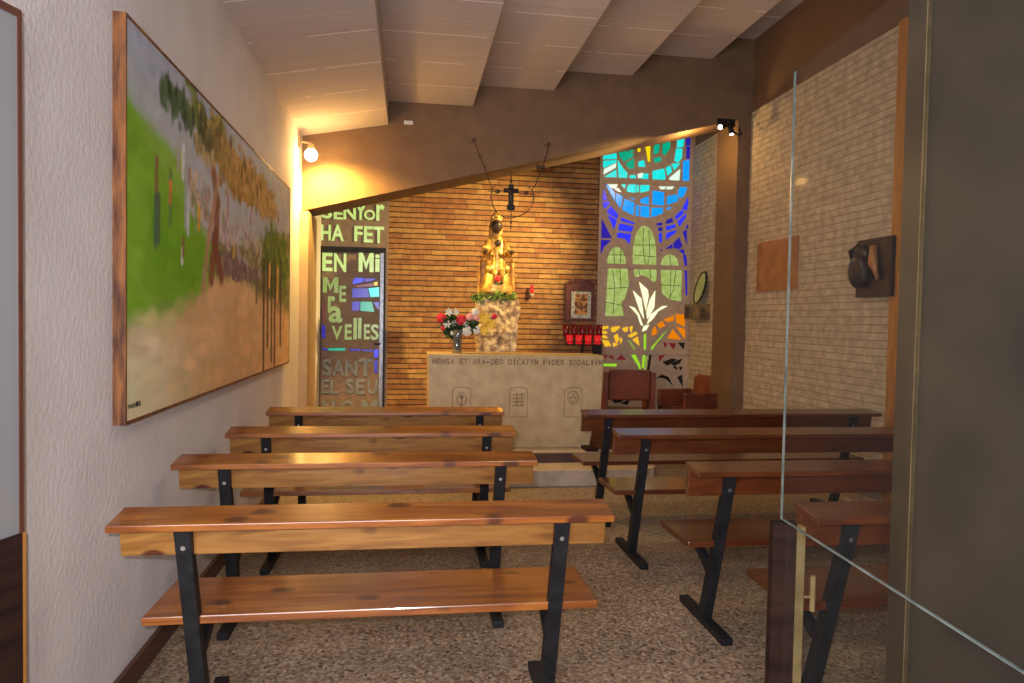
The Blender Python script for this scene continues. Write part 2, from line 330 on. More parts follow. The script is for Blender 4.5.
# portal frame: sloping beam, right pillar, short left pier
def beam_z(x): return 2.545+(x+1.09)*(3.66-2.545)/(3.30+1.09)
bm = bm_new()
prism(bm, [(XL, YB, beam_z(XL)), (XR, YB, beam_z(XR)), (XR, YB, 5.1), (XL, YB, 5.1)], (0, 0.5, 0)); struct('trim_2', bm, brown_plaster)
bm = bm_new(); box(bm, 3.53, YB-0.005, 0, XR, YB+0.52, beam_z(3.53)+0.05); struct('trim_3', bm, brown_plaster)
bm = bm_new(); box(bm, XL, YB-0.14, 0, XL+0.085, YB+0.5, beam_z(XL)-0.02); struct('trim_4', bm, pier_plaster)
# stepped ceiling
edges = [XL-0.2, -0.242, 0.62, 1.47, 2.316, 3.21, 3.95]
zs = [None, 3.69, 3.905, 4.115, 4.355, 4.60]
bm = bm_new()
x0, x1 = edges[0], edges[1]
hexa(bm, [(x0, -2, 3.255), (x1, -2, 3.45), (x1, YW+0.2, 3.45), (x0, YW+0.2, 3.255), (x0, -2, 5.3), (x1, -2, 5.3), (x1, YW+0.2, 5.3), (x0, YW+0.2, 5.3)])
struct('ceiling', bm, ceilm)
for i in range(1, 6):
    bm = bm_new(); box(bm, edges[i], -2, zs[i], edges[i+1], YW+0.2, 5.3); struct('ceiling_step', bm, ceilm)
# entrance: dark marble pier, hall walls behind the photographer
bm = bm_new(); box(bm, 1.585, 2.02, 0, 5.2, 2.12, 5.3); struct('wall_entrance', bm, dark_marble)
bm = bm_new(); box(bm, -3, -2.2, 0, 5.2, -2.0, 5.3); struct('wall_hall_back', bm, brown_plaster)
bm = bm_new(); box(bm, -3, -2.0, 0, -2.9, 2.0, 5.3); struct('wall_hall_left', bm, brown_plaster)
bm = bm_new(); box(bm, 5.1, -2.0, 0, 5.2, 2.0, 5.3); struct('wall_hall_right', bm, brown_plaster)
bm = bm_new(); box(bm, -2.9, 1.98, 0, XL-0.19, 2.08, 5.3); struct('wall_hall_front', bm, plaster)
# altar platform
bm = bm_new()
pl = [(XL+0.16, 8.985), (XL+0.16, 6.17), (2.12, 6.17), (2.24, 6.22), (2.30, 6.32), (2.30, 6.9), (2.2, 7.1), (2.2, 8.985)]
prism(bm, [(x, y, 0) for x, y in pl], (0, 0, 0.15)); struct('floor_step', bm, steplight, bevel=0.008)
bm = bm_new()
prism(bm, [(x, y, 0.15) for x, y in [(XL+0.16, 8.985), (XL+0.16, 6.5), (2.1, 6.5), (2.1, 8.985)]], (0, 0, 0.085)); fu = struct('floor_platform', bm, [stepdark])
bm = bm_new(); box(bm, XL+0.16, 6.53, 0.235, 2.08, 8.99, 0.242); struct('floor_platform_top', bm, steplight)

# ------------------------------------------------------------------ stained glass window and lettered door
GM = {'T': emit('cyan_glass', (0.0, 0.62, 0.58), 0.95, (0.02, 0.75, 0.72)), 'G': emit('green_glass', (0.0, 0.30, 0.17), 0.9, (0.0, 0.42, 0.25)),
      'W': emit('white_glass', (0.62, 0.80, 0.66), 1.0), 'Y': emit('yellow_glass', (0.85, 0.62, 0.0), 0.9), 'A': emit('azure_glass', (0.0, 0.25, 0.85), 0.95, (0.0, 0.32, 0.92)),
      'B': emit('blue_glass', (0.02, 0.03, 0.85), 0.9), 'D': emit('deep_blue_glass', (0.015, 0.012, 0.42), 0.8, (0.02, 0.01, 0.30)),
      'L': emit('lime_glass', (0.25, 0.34, 0.07), 0.85, (0.42, 0.53, 0.17), var=14), 'P': emit('cream_glass', (0.90, 0.92, 0.55), 1.0),
      'S': emit('leaf_green_glass', (0.28, 0.62, 0.02), 0.85), 'O': emit('orange_glass', (0.75, 0.20, 0.0), 0.8), 'R': emit('amber_glass', (0.85, 0.48, 0.02), 0.85),
      'M': emit('maroon_glass', (0.16, 0.01, 0.015), 0.7), 'K': noisy('black_glass', (0.008, 0.007, 0.007), (0.015, 0.012, 0.012), rough=0.3),
      'Q': noisy('grey_blue_glass', (0.16, 0.19, 0.185), (0.22, 0.25, 0.24), rough=0.4), 'E': emit('pale_lime_glass', (0.42, 0.58, 0.13), 0.85, (0.62, 0.76, 0.26), var=16), 'F': emit('dull_lime_glass', (0.20, 0.27, 0.045), 0.8, (0.30, 0.37, 0.08), var=16)}
GK = list(GM)
def pane_poly(bm, pts, k, ox, oy, s, y=YW-0.012, th=0.006):
    prism(bm, [at(ox+a/s, oy+b/s, 'y', y) for a, b in pts], (0, -th, 0), GK.index(k))
def arch(x0, x1, y0, y1, n=12):
    c = (x0+x1)/2; r = (x1-x0)/2; hy = min((y1-y0), r*2.4)
    return [(c+r*math.cos(PI*i/n), y0+hy-hy*math.sin(PI*i/n)) for i in range(n+1)] + [(x0, y1), (x1, y1)]
bm = bm_new()
A_ = (590, 120, 4.882)
for k, p in [
 ('T', [(65,170),(130,158),(130,190),(63,192)]), ('T', [(63,200),(130,196),(128,206),(66,235)]), ('W', [(68,240),(128,210),(126,232),(66,266)]), ('T', [(66,280),(128,242),(130,284)]),
 ('W', [(62,145),(120,132),(120,139),(62,151)]), ('G', [(138,150),(150,135),(175,152),(215,167),(205,182),(165,205),(145,180)]), ('G', [(165,118),(195,120),(212,150),(205,160),(178,145)]),
 ('T', [(135,195),(160,235),(183,260),(180,285),(140,285)]), ('G', [(172,212),(215,187),(215,237),(190,238)]), ('T', [(195,270),(220,268),(225,285),(192,288)]),
 ('Y', [(232,112),(248,107),(245,155),(233,155)]), ('Y', [(232,100),(285,92),(270,104),(232,108)]), ('Y', [(265,115),(295,105),(292,205),(282,200),(275,150)]),
 ('G', [(315,110),(342,108),(335,160),(310,168)]), ('G', [(355,100),(392,98),(390,140),(365,175),(352,160)]), ('Y', [(300,85),(368,80),(365,92),(300,95)]),
 ('T', [(425,95),(458,60),(460,95),(455,130),(425,135)]), ('T', [(420,140),(450,140),(448,185),(430,208),(412,200)]), ('T', [(305,250),(362,237),(368,280),(365,293),(305,293)]),
 ('T', [(370,232),(393,222),(400,253),(378,272)]), ('T', [(397,213),(440,213),(412,246)]), ('W', [(385,285),(420,255),(440,240),(435,298),(395,298)]),
 ('T', [(235,205),(262,195),(270,228),(238,228)]), ('W', [(232,265),(258,256),(258,278),(235,285)]), ('T', [(264,262),(284,262),(284,292),(240,292)]), ('G', [(312,185),(345,180),(350,200),(315,210)]),
 ('A', [(455,200),(485,195),(482,298),(452,298)]), ('D', [(467,60),(492,60),(488,125),(470,125)]), ('D', [(470,130),(488,130),(486,190),(470,190)]),
 ('W', [(85,315),(135,315),(125,335),(100,330)]), ('W', [(120,338),(138,332),(152,352),(140,350)]), ('T', [(152,315),(175,315),(168,335)]), ('T', [(190,315),(222,315),(222,355),(180,350),(180,330)]),
 ('T', [(227,318),(238,318),(238,352),(227,352)]), ('T', [(245,318),(290,318),(288,345),(245,355)]), ('W', [(335,325),(372,325),(362,338),(345,338)]), ('W', [(378,325),(410,325),(400,338),(370,338)])]:
    pane_poly(bm, p, k, *A_)
B_ = (590, 180, 8.536)
for k, p in [
 ('A', [(135,40),(160,45),(215,110),(212,180),(175,120)]), ('A', [(225,112),(280,140),(262,240),(220,190)]), ('A', [(295,160),(380,195),(370,300),(275,255)]), ('A', [(395,215),(418,215),(415,310),(390,305)]),
 ('A', [(430,220),(505,225),(505,320),(430,310)]), ('A', [(335,152),(375,158),(380,175)]), ('A', [(430,165),(500,138),(500,210),(430,195)]), ('A', [(535,90),(630,105),(630,218),(530,208)]),
 ('A', [(528,237),(622,237),(620,285),(522,318)]), ('A', [(660,140),(742,122),(750,180),(655,213)]), ('A', [(770,60),(830,65),(800,140),(758,158),(750,100)]), ('A', [(655,235),(700,232),(665,260)]),
 ('B', [(118,75),(145,165),(108,173)]), ('B', [(112,187),(160,180),(165,205),(130,245),(112,225)]), ('B', [(145,260),(180,222),(240,295),(230,333),(152,280)]), ('B', [(150,297),(218,335),(228,352),(205,420)]),
 ('B', [(268,320),(385,370),(375,378),(262,350)]), ('B', [(250,370),(370,397),(355,442),(242,430)]), ('B', [(235,447),(350,462),(335,548),(300,502),(230,490)]), ('D', [(100,330),(185,495),(95,495)]),
 ('D', [(95,510),(180,515),(120,570),(90,635)]), ('D', [(565,370),(615,362),(618,385),(570,392)]), ('D', [(582,407),(615,402),(615,435),(585,438)]), ('B', [(588,454),(612,452),(612,530),(592,535)]),
 ('D', [(650,345),(700,322),(710,360),(648,375)]), ('B', [(648,395),(725,378),(730,405),(650,430)]), ('B', [(650,452),(740,427),(735,445),(650,510)]), ('B', [(785,245),(835,150),(838,200),(825,262)]),
 ('B', [(725,310),(780,258),(800,267),(785,300),(735,340)]), ('B', [(745,355),(820,285),(815,320),(765,398)]), ('D', [(815,400),(835,375),(835,420)]), ('D', [(790,440),(825,425),(828,555)]),
 ('D', [(640,590),(700,545),(705,580)]), ('D', [(710,540),(760,490),(790,560),(760,590),(715,580)]), ('D', [(755,600),(800,590),(808,635),(785,625)]), ('D', [(795,640),(815,640),(825,690),(800,690)]), ('D', [(600,596),(612,592),(614,606),(602,608)])]:
    pane_poly(bm, p, k, *B_)
C_ = (590, 240, 4.015)
for k, p in [
 ('L', arch(172,265,-57,103)), ('L', [(175,118),(268,118),(265,165),(250,168),(235,150),(205,140),(188,150),(178,145)]), ('L', arch(68,145,28,103)), ('L', [(72,115),(150,115),(155,175),(140,235),(125,250),(135,305),(62,305)]),
 ('L', arch(285,355,58,103)), ('L', [(283,115),(368,115),(365,245),(320,240),(290,215)]), ('D', [(377,50),(388,80),(390,225),(384,220)]),
 ('P', [(197,168),(232,200),(235,225),(224,285),(212,230)]), ('P', [(172,203),(206,235),(217,318),(200,285)]), ('P', [(262,203),(258,270),(230,318),(226,290),(240,240)]),
 ('P', [(157,265),(180,272),(198,300),(213,345),(203,340),(190,300)]), ('P', [(312,265),(290,265),(242,300),(228,338),(250,320),(275,285)]), ('P', [(216,345),(238,340),(225,362),(208,368)]),
 ('S', [(216,378),(225,378),(224,440),(216,440)]), ('S', [(212,462),(221,462),(216,515),(208,512)]), ('F', [(150,400),(162,405),(188,447),(175,440)]), ('S', [(165,462),(182,460),(200,498),(205,530),(190,500)]),
 ('S', [(285,393),(312,358),(268,412),(240,455),(247,430)]), ('F', [(222,470),(232,465),(224,530),(216,528)]), ('K', [(238,462),(247,462),(234,545),(227,530)]),
 ('R', [(42,347),(75,345),(72,355),(50,360)]), ('R', [(85,350),(120,345),(118,355),(95,372),(85,365)]), ('R', [(42,362),(70,368),(65,378),(45,375)]), ('R', [(42,385),(60,382),(75,395),(55,395)]),
 ('R', [(48,400),(75,405),(85,425),(60,428)]), ('R', [(95,385),(110,375),(118,400),(105,415)]), ('R', [(128,355),(150,347),(152,365),(138,370)]), ('R', [(157,350),(172,345),(166,375)]),
 ('R', [(150,385),(185,367),(190,378),(165,392)]), ('R', [(170,400),(192,387),(198,425)]), ('R', [(90,412),(115,417),(95,430)]), ('R', [(121,390),(131,400),(121,420)]),
 ('O', [(248,365),(262,345),(270,375),(250,385)]), ('O', [(268,340),(290,325),(303,345),(280,355)]), ('O', [(295,320),(338,302),(335,325),(312,330)]), ('O', [(344,297),(382,300),(380,348),(345,330)]),
 ('O', [(310,395),(332,357),(366,400)]), ('O', [(345,347),(382,358),(382,400)]), ('M', [(295,410),(310,415),(300,435)]), ('M', [(315,412),(345,415),(335,440)]), ('K', [(352,412),(380,412),(375,440)]),
 ('M', [(52,462),(70,462),(60,480)]), ('M', [(72,470),(88,462),(98,480)]), ('M', [(105,480),(125,460),(145,480)]), ('M', [(275,465),(300,462),(278,488)]), ('S', [(45,497),(108,497),(105,508),(45,506)]),
 ('K', [(290,490),(330,475),(350,480),(310,505)]), ('K', [(325,495),(370,475),(360,495),(335,505)]), ('K', [(330,510),(345,505),(350,522)]), ('K', [(355,510),(370,508),(365,525)]),
 ('K', [(262,555),(290,540),(315,550),(332,585),(308,560),(285,552)]), ('K', [(280,615),(300,600),(320,610),(300,625)]), ('K', [(275,640),(318,620),(310,640),(280,652)]), ('K', [(350,550),(370,540),(372,590),(360,570)]), ('K', [(290,660),(310,650),(315,668)]),
 ('K', [(85,640),(150,628),(125,650),(100,655)]), ('K', [(120,655),(160,640),(150,662)])]:
    pane_poly(bm, p, k, *C_)
obj('stained_glass_pane', bm, list(GM.values()), wc)
bm = bm_new()     # thin lead lines over the pale arches and petals
def lead(pts, r=0.004, T=C_, y=YW-0.02):
    tube(bm, [at(T[0]+a/T[2], T[1]+b/T[2], 'y', y) for a, b in pts], r, 5)
for l in ([(175,20),(262,20)], [(176,60),(264,68)], [(215,-50),(212,20),(222,100)], [(236,-40),(240,60),(232,100)], [(70,60),(145,60)], [(95,35),(98,100)], [(125,35),(120,100)],
          [(90,118),(100,190),(92,300)], [(120,118),(125,200)], [(70,195),(150,190)], [(65,250),(128,262)], [(285,180),(366,185)], [(320,60),(325,118),(322,238)], [(345,118),(335,200),(318,236)], [(195,118),(200,142)], [(240,118),(243,155)]):
    lead(l)
obj('lead_line', bm, black_metal, wc)
bm = bm_new()
for ya, yb_ in ((180, 183), (265, 269), (351, 353)):
    p, q = at(601, ya, 'y', YW-0.01), at(689, yb_, 'y', YW-0.01); z = (p.z+q.z)/2
    box(bm, 2.41, YW-0.03, z-0.03, 3.68, YW-0.01, z+0.03)
box(bm, 2.41, YW-0.035, 0, 2.44, YW-0.01, 4.5)
obj('window_rib', bm, concrete, wc)

# the lettered door
LD = []
def door_letter(bm, ch, box_, T, k):
    x0, y0, x1, y1 = box_; yy = YW-0.022
    o = at(T[0]+x0/T[2], T[1]+y1/T[2], 'y', yy); ex = at(T[0]+x1/T[2], T[1]+y1/T[2], 'y', yy)-o; ez = at(T[0]+x0/T[2], T[1]+y0/T[2], 'y', yy)-o
    ex.z = 0; ez.x = 0
    put_letter(bm, ch, o, ex, ez, GK.index(k))
bm = bm_new()
T1 = (305, 190, 9.756); T2 = (300, 230, 6.83); T3 = (305, 300, 6.21)
for ch, b, T, k in [
 ('S', (162,135,265,275), T1, 'E'), ('E', (280,172,370,285), T1, 'E'), ('N', (375,155,495,285), T1, 'E'), ('Y', (485,130,600,290), T1, 'E'), ('O', (575,190,685,290), T1, 'E'), ('r', (695,140,775,298), T1, 'E'),
 ('H', (155,335,252,490), T1, 'E'), ('A', (258,335,378,495), T1, 'E'), ('F', (480,350,562,500), T1, 'E'), ('E', (574,352,662,510), T1, 'E'), ('T', (665,355,770,518), T1, 'E'),
 ('E', (152,155,222,280), T2, 'E'), ('N', (232,158,315,285), T2, 'E'), ('M', (400,155,502,285), T2, 'E'), ('i', (512,165,545,285), T2, 'E'),
 ('M', (155,320,262,428), T2, 'F'), ('E', (268,380,315,490), T2, 'F'), ('r', (190,450,240,560), T2, 'F'), ('a', (195,520,290,632), T2, 'F'),
 ('V', (165,160,232,245), T3, 'F'), ('E', (246,150,290,247), T3, 'F'), ('l', (300,112,322,245), T3, 'F'), ('l', (329,110,350,240), T3, 'F'), ('E', (366,150,403,245), T3, 'F'), ('S', (408,150,458,248), T3, 'F'),
 ('S', (105,365,165,470), T3, 'Q'), ('A', (170,370,246,470), T3, 'Q'), ('N', (250,375,325,472), T3, 'Q'), ('T', (330,365,420,472), T3, 'Q'),
 ('E', (105,490,150,580), T3, 'Q'), ('L', (157,495,208,582), T3, 'Q'), ('S', (255,490,305,580), T3, 'Q'), ('E', (315,490,372,585), T3, 'Q'), ('U', (388,490,450,585), T3, 'Q'),
 ('N', (105,622,185,715), T3, 'Q'), ('O', (225,622,305,715), T3, 'Q'), ('M', (350,620,450,715), T3, 'Q')]:
    door_letter(bm, ch, b, T, k)
obj('letter_pane', bm, list(GM.values()), door)
bm = bm_new()
for k, p, T in [('E', [(705,98),(770,75),(770,98)], T1), ('B', [(362,345),(378,328),(435,328),(430,355),(362,370)], T2), ('D', [(440,330),(520,330),(500,345),(440,358)], T2), ('R', [(505,358),(530,352),(530,378),(505,380)], T2),
 ('M', [(370,380),(500,362),(500,383),(400,393)], T2), ('D', [(358,400),(462,397),(475,460),(358,462)], T2), ('T', [(467,398),(540,390),(540,455),(482,458)], T2), ('D', [(355,490),(408,488),(406,550),(355,552)], T2),
 ('G', [(413,490),(490,490),(508,560),(413,552)], T2), ('D', [(500,495),(540,490),(538,550)], T2), ('M', [(155,500),(168,500),(168,635),(155,635)], T2), ('D', [(152,650),(170,650),(170,700),(152,700)], T2),
 ('D', [(108,298),(140,303),(140,313),(108,308)], T3), ('G', [(145,300),(250,298),(250,315),(145,313)], T3), ('D', [(278,303),(345,305),(345,315),(278,315)], T3), ('D', [(355,308),(420,308),(420,320),(355,318)], T3),
 ('B', [(430,308),(455,308),(452,358),(430,355)], T3), ('D', [(430,375),(450,375),(447,458),(432,450)], T3), ('D', [(106,162),(125,162),(125,235),(106,235)], T3)]:
    pane_poly(bm, p, k, *T, y=YW-0.018, th=0.004)
obj('coloured_pane', bm, list(GM.values()), door)
a = at(316, 246, 'y', YW-0.02); c = at(386, 248, 'y', YW-0.02)
bm = bm_new(); t = 0.065
box(bm, a.x, YW-0.05, 0.24, a.x+t, YW-0.005, a.z); box(bm, a.x, YW-0.05, a.z-t, c.x, YW-0.005, a.z)
obj('door_frame', bm, black_metal, door)
bm = bm_new(); box(bm, c.x-t, YW-0.05, 0.24, c.x-t*0.35, YW-0.005, a.z-t); obj('door_stile', bm, grey_metal, door)
bm = bm_new(); box(bm, c.x-t*0.35, YW-0.05, 0.24, c.x, YW-0.005, a.z-t); obj('door_frame', bm, black_metal, door)
hp = at(380, 344, 'y', YW-0.05); bm = bm_new(); tube(bm, [(hp.x, YW-0.05, hp.z), (hp.x, YW-0.09, hp.z), (hp.x-0.08, YW-0.09, hp.z)], 0.01); obj('door_handle', bm, black_metal, door)

# ------------------------------------------------------------------ benches
def make_bench(L, label, mat=pine, legin=(0.205, 0.165)):
    """origin: floor under the near left corner of the top ledge; the altar is towards +y"""
    t = thing('bench', label, 'bench', group=None)
    bm = bm_new(); hexa(bm, [(0, 0, 0.804), (L, 0, 0.804), (L, 0.155, 0.824), (0, 0.155, 0.824), (0, 0, 0.827), (L, 0, 0.827), (L, 0.155, 0.847), (0, 0.155, 0.847)]); obj('top_ledge', bm, ledgepine if mat is pine else mat, t, bevel=0.003)
    bm = bm_new(); hexa(bm, [(0.0, 0.126, 0.690), (L, 0.126, 0.690), (L, 0.151, 0.690), (0.0, 0.151, 0.690), (0.0, 0.105, 0.8165), (L, 0.105, 0.8165), (L, 0.130, 0.8205), (0.0, 0.130, 0.8205)])
    obj('back_board', bm, mat, t, bevel=0.003)
    bm = bm_new(); hexa(bm, [(0.04, 0.19, 0.425), (L-0.0, 0.19, 0.425), (L-0.0, 0.58, 0.418), (0.04, 0.58, 0.418), (0.04, 0.19, 0.455), (L-0.0, 0.19, 0.455), (L-0.0, 0.58, 0.448), (0.04, 0.58, 0.448)])
    obj('seat', bm, ledgepine if mat is pine else mat, t, bevel=0.004)
    for x in (legin[0], L-legin[1]):
        w = 0.026
        bm = bm_new(); hexa(bm, [(x-w, 0.30, 0.03), (x+w, 0.30, 0.03), (x+w, 0.36, 0.03), (x-w, 0.36, 0.03), (x-w, 0.065, 0.8115), (x+w, 0.065, 0.8115), (x+w, 0.103, 0.8165), (x-w, 0.103, 0.8165)])
        lg = obj('leg', bm, black_metal, t, bevel=0.003)
        bm = bm_new(); box(bm, x-w, 0.07, 0, x+w, 0.60, 0.035); obj('foot', bm, black_metal, lg, bevel=0.003)
        bm = bm_new(); hexa(bm, [(x-0.018, 0.27, 0.30), (x+0.018, 0.27, 0.30), (x+0.018, 0.30, 0.27), (x-0.018, 0.30, 0.27), (x-0.018, 0.50, 0.42), (x+0.018, 0.50, 0.42), (x+0.018, 0.56, 0.42), (x-0.018, 0.56, 0.42)])
        obj('bracket', bm, black_metal, lg)
        bm = bm_new(); tube(bm, [(x, 0.118, 0.725), (x, 0.090, 0.722)], 0.008, 10); obj('bolt', bm, steel, lg)
    return t
def place(t, x, y, rz=0, L=None):
    t.location = (x, y, 0); t.rotation_euler = (0, 0, rz)
left0 = make_bench(1.645, 'nearest varnished pine bench on the left, beside the white plaster wall')
def clone(src, label, grp=None):
    c = copy_tree(src); c['label'] = label
    return c
lefts = [left0, clone(left0, 'varnished pine bench on the left side, second from the entrance'), clone(left0, 'varnished pine bench on the left side, third from the entrance'), clone(left0, 'farthest pine bench on the left, closest to the lettered door')]
for o, (x, y, rz) in zip(lefts, [(-0.935, 2.35, -0.003), (-1.035, 3.28, 0.0), (-1.012, 4.11, 0.0), (-0.966, 5.01, 0.0)]):
    place(o, x, y, rz); o['group'] = 'pine benches on the left'
right0 = make_bench(2.32, 'long red-brown bench at right seen through the glass door, nearest the entrance', shadedpine, legin=(0.195, 0.17))
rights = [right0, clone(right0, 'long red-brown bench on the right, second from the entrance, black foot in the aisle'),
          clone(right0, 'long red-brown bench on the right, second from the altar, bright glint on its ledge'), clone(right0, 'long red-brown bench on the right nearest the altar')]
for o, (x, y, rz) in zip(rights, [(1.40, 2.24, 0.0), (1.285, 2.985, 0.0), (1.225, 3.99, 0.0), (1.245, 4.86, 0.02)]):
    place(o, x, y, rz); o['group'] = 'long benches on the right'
rights[0].scale.x = 0.97; rights[1].scale.x = 0.99

# ------------------------------------------------------------------ big painting on the left wall
def vnoise(x, y, seed=0):
    rng = np.random.RandomState(seed); g = rng.rand(64, 64)
    xi = np.floor(x).astype(int); yi = np.floor(y).astype(int); fx = x-xi; fy = y-yi; fx = fx*fx*(3-2*fx); fy = fy*fy*(3-2*fy)
    a = g[yi % 64, xi % 64]; b = g[yi % 64, (xi+1) % 64]; c = g[(yi+1) % 64, xi % 64]; d = g[(yi+1) % 64, (xi+1) % 64]
    return (a*(1-fx)+b*fx)*(1-fy)+(c*(1-fx)+d*fx)*fy
PX = XL+0.043; PY0, PY1, PZ0, PZ1 = 2.81, 6.44, 1.075, 2.597
def paint_uv(px, py):
    p = at(px, py, 'x', PX); return ((p.y-PY0)/(PY1-PY0), (p.z-PZ0)/(PZ1-PZ0))
def make_painting():
    NU, NV = 420, 210
    u, v = np.meshgrid(np.linspace(0, 1, NU+1), np.linspace(0, 1, NV+1))
    n1 = vnoise(u*9+3, v*6, 1); n2 = vnoise(u*34, v*22, 2); n3 = vnoise(u*90, v*50, 3); nn = 0.5*n1+0.3*n2+0.2*n3
    col = np.zeros(u.shape+(3,))
    def fill(mask, c1, c2, n=nn, soft=None):
        mm = mask[..., None].astype(float)
        c = np.array(c1)*(1-n[..., None])+np.array(c2)*n[..., None]
        col[:] = col*(1-mm)+c*mm
    def sm(x, w): return np.clip(0.5+x/w, 0, 1)
    fill(np.ones_like(u), (0.17, 0.185, 0.22), (0.27, 0.28, 0.31))                    # grey-violet sky
    # distant pale lilac slope
    hill = 0.66-0.62*u+0.05*n1
    U = lambda pts: [paint_uv(*p) for p in pts]
    def curve(pts, x):
        q = sorted(U(pts)); return np.interp(x, [a for a, b in q], [b for a, b in q])
    h0 = curve([(125, 95), (150, 125), (180, 160), (200, 200), (225, 230), (250, 250), (288, 262)], u)+0.02*n2
    fill(sm(h0+0.10-v, 0.06), (0.19, 0.21, 0.21), (0.27, 0.27, 0.28))
    fill(sm(h0-v, 0.04)*sm(0.30-u, 0.1), (0.085, 0.17, 0.022), (0.15, 0.24, 0.05))
    fill(sm(h0-v, 0.05)*sm(u-0.24, 0.12), (0.16, 0.11, 0.12), (0.36, 0.32, 0.34), n=n3)
    h1 = curve([(123, 105), (150, 150), (175, 195), (200, 230), (225, 262), (288, 275)], u)+0.02*n2
    fill(sm(h1-v, 0.03)*sm(0.40-u, 0.08), (0.065, 0.16, 0.012), (0.13, 0.23, 0.035))
    # wooded middle distance
    h2 = curve([(200, 235), (225, 250), (250, 250), (288, 240)], u)+0.05*n2
    fill(sm(h2-v, 0.05)*sm(u-0.33, 0.05), (0.05, 0.07, 0.02), (0.17, 0.15, 0.08), n=n3)
    # sandy path
    s0 = curve([(121, 345), (150, 330), (175, 322), (195, 300), (215, 282), (240, 283), (262, 300), (288, 318)], u)+0.03*n2
    fill(sm(s0-v, 0.05), (0.30, 0.185, 0.095), (0.42, 0.29, 0.17), n=nn)
    fill(sm(0.16-u-(v-0.1)*0.3, 0.25)*sm(s0-v, 0.1), (0.33, 0.30, 0.19), (0.40, 0.36, 0.24))
    # tree crown
    def blob(cx, cy, rx, ry, c1, c2, w=0.25, k=0.5, seed=5):
        q = paint_uv(cx, cy); q1 = paint_uv(cx+rx, cy); q2 = paint_uv(cx, cy-ry); ru = abs(q1[0]-q[0]); rv = abs(q2[1]-q[1])
        d = ((u-q[0])/ru)**2+((v-q[1])/rv)**2; nz = vnoise(u*60+seed*7, v*26+seed, seed)
        fill(sm(1-d+(nz-0.5)*2*k, w), c1, c2, n=n3)
    blob(175, 92, 14, 9, (0.03, 0.06, 0.02), (0.10, 0.14, 0.05), k=1.0, seed=5)
    blob(195, 105, 10, 26, (0.03, 0.06, 0.018), (0.13, 0.14, 0.05), k=0.9, seed=6)
    blob(218, 140, 16, 26, (0.07, 0.075, 0.02), (0.26, 0.19, 0.08), k=0.8, seed=7)
    blob(238, 172, 22, 26, (0.11, 0.065, 0.022), (0.28, 0.175, 0.07), k=0.9, seed=8)
    blob(258, 190, 14, 18, (0.12, 0.08, 0.022), (0.25, 0.17, 0.07), k=1.1, seed=9)
    blob(268, 205, 10, 16, (0.14, 0.10, 0.04), (0.30, 0.20, 0.09), k=1.0, seed=13)
    blob(205, 150, 10, 22, (0.10, 0.09, 0.04), (0.33, 0.24, 0.14), k=0.8, seed=10)
    # shade and shrubs at the foot of the tree, grove on the right
    blob(240, 270, 22, 12, (0.07, 0.04, 0.04), (0.17, 0.12, 0.10), k=0.9, seed=11)
    blob(277, 262, 13, 34, (0.02, 0.05, 0.01), (0.11, 0.14, 0.04), k=0.6, seed=12)
    def stroke(pts, w, c):
        q = U(pts)
        for (a, b), (c_, d_) in zip(q, q[1:]):
            du, dv = (c_-a), (d_-b); AS = (PY1-PY0)/(PZ1-PZ0)
            L2 = (du*AS)**2+dv**2; t = np.clip(((u-a)*du*AS*AS+(v-b)*dv)/L2, 0, 1)
            d = np.sqrt(((u-a-t*du)*AS)**2+(v-b-t*dv)**2); fill(sm(w-d, w*0.6)*(0.75+0.25*n3), c, [x*1.4 for x in c], n=n3)
    rs = np.random.RandomState(4)
    def dab(cu_, cv_, ru, rv, c, k=0.8):
        i0, i1 = max(0, int((cu_-ru)*NU)), min(NU, int((cu_+ru)*NU)+1); j0, j1 = max(0, int((cv_-rv)*NV)), min(NV, int((cv_+rv)*NV)+1)
        if i1 <= i0 or j1 <= j0: return
        uu, vv = u[j0:j1, i0:i1], v[j0:j1, i0:i1]; w_ = np.clip(1.3-((uu-cu_)/ru)**2-((vv-cv_)/rv)**2, 0, 1)[..., None]*k
        col[j0:j1, i0:i1] = col[j0:j1, i0:i1]*(1-w_)+np.array(c)*w_
    for _ in range(1500):     # brushwork: every dab a lighter or darker touch of the colour under it
        a, b = rs.rand(), rs.rand(); c0 = col[int(b*NV), int(a*NU)]; k = rs.uniform(0.86, 1.16); vert = b > 0.35
        dab(a, b, rs.uniform(0.006, 0.02)*(1 if vert else 2), rs.uniform(0.01, 0.035), c0*k*np.array([rs.uniform(0.95, 1.06), 1, rs.uniform(0.92, 1.08)]), 0.5)
    for _ in range(260):      # crowd and far shrubs in lilac, rust and cream specks
        x = rs.uniform(188, 262); y = 150+(x-172)*1.05+rs.uniform(0, 40); q = paint_uv(x, y)
        c = [(0.30, 0.26, 0.30), (0.20, 0.10, 0.09), (0.34, 0.26, 0.16), (0.12, 0.12, 0.07), (0.26, 0.20, 0.24)][rs.randint(5)]
        dab(q[0], q[1], rs.uniform(0.003, 0.010), rs.uniform(0.008, 0.03), c, 0.6)
    for _ in range(200):      # foliage touches
        x = rs.uniform(160, 262); y = 86+(x-160)*1.05+rs.normal(-2, 8); q = paint_uv(x, y); g_ = np.clip((x-195)/45, 0, 1)
        c = (np.array((0.04, 0.065, 0.03))*(1-g_)+np.array((0.22, 0.135, 0.06))*g_)*(0.35 if rs.rand() < 0.3 else 1)
        dab(q[0], q[1], rs.uniform(0.004, 0.012), rs.uniform(0.012, 0.04), c*rs.uniform(0.6, 1.4), 0.75)
    stroke([(214, 175), (217, 200), (216, 235), (211, 278)], 0.034, (0.10, 0.035, 0.02))
    stroke([(218, 180), (208, 240), (203, 287)], 0.022, (0.20, 0.12, 0.08))
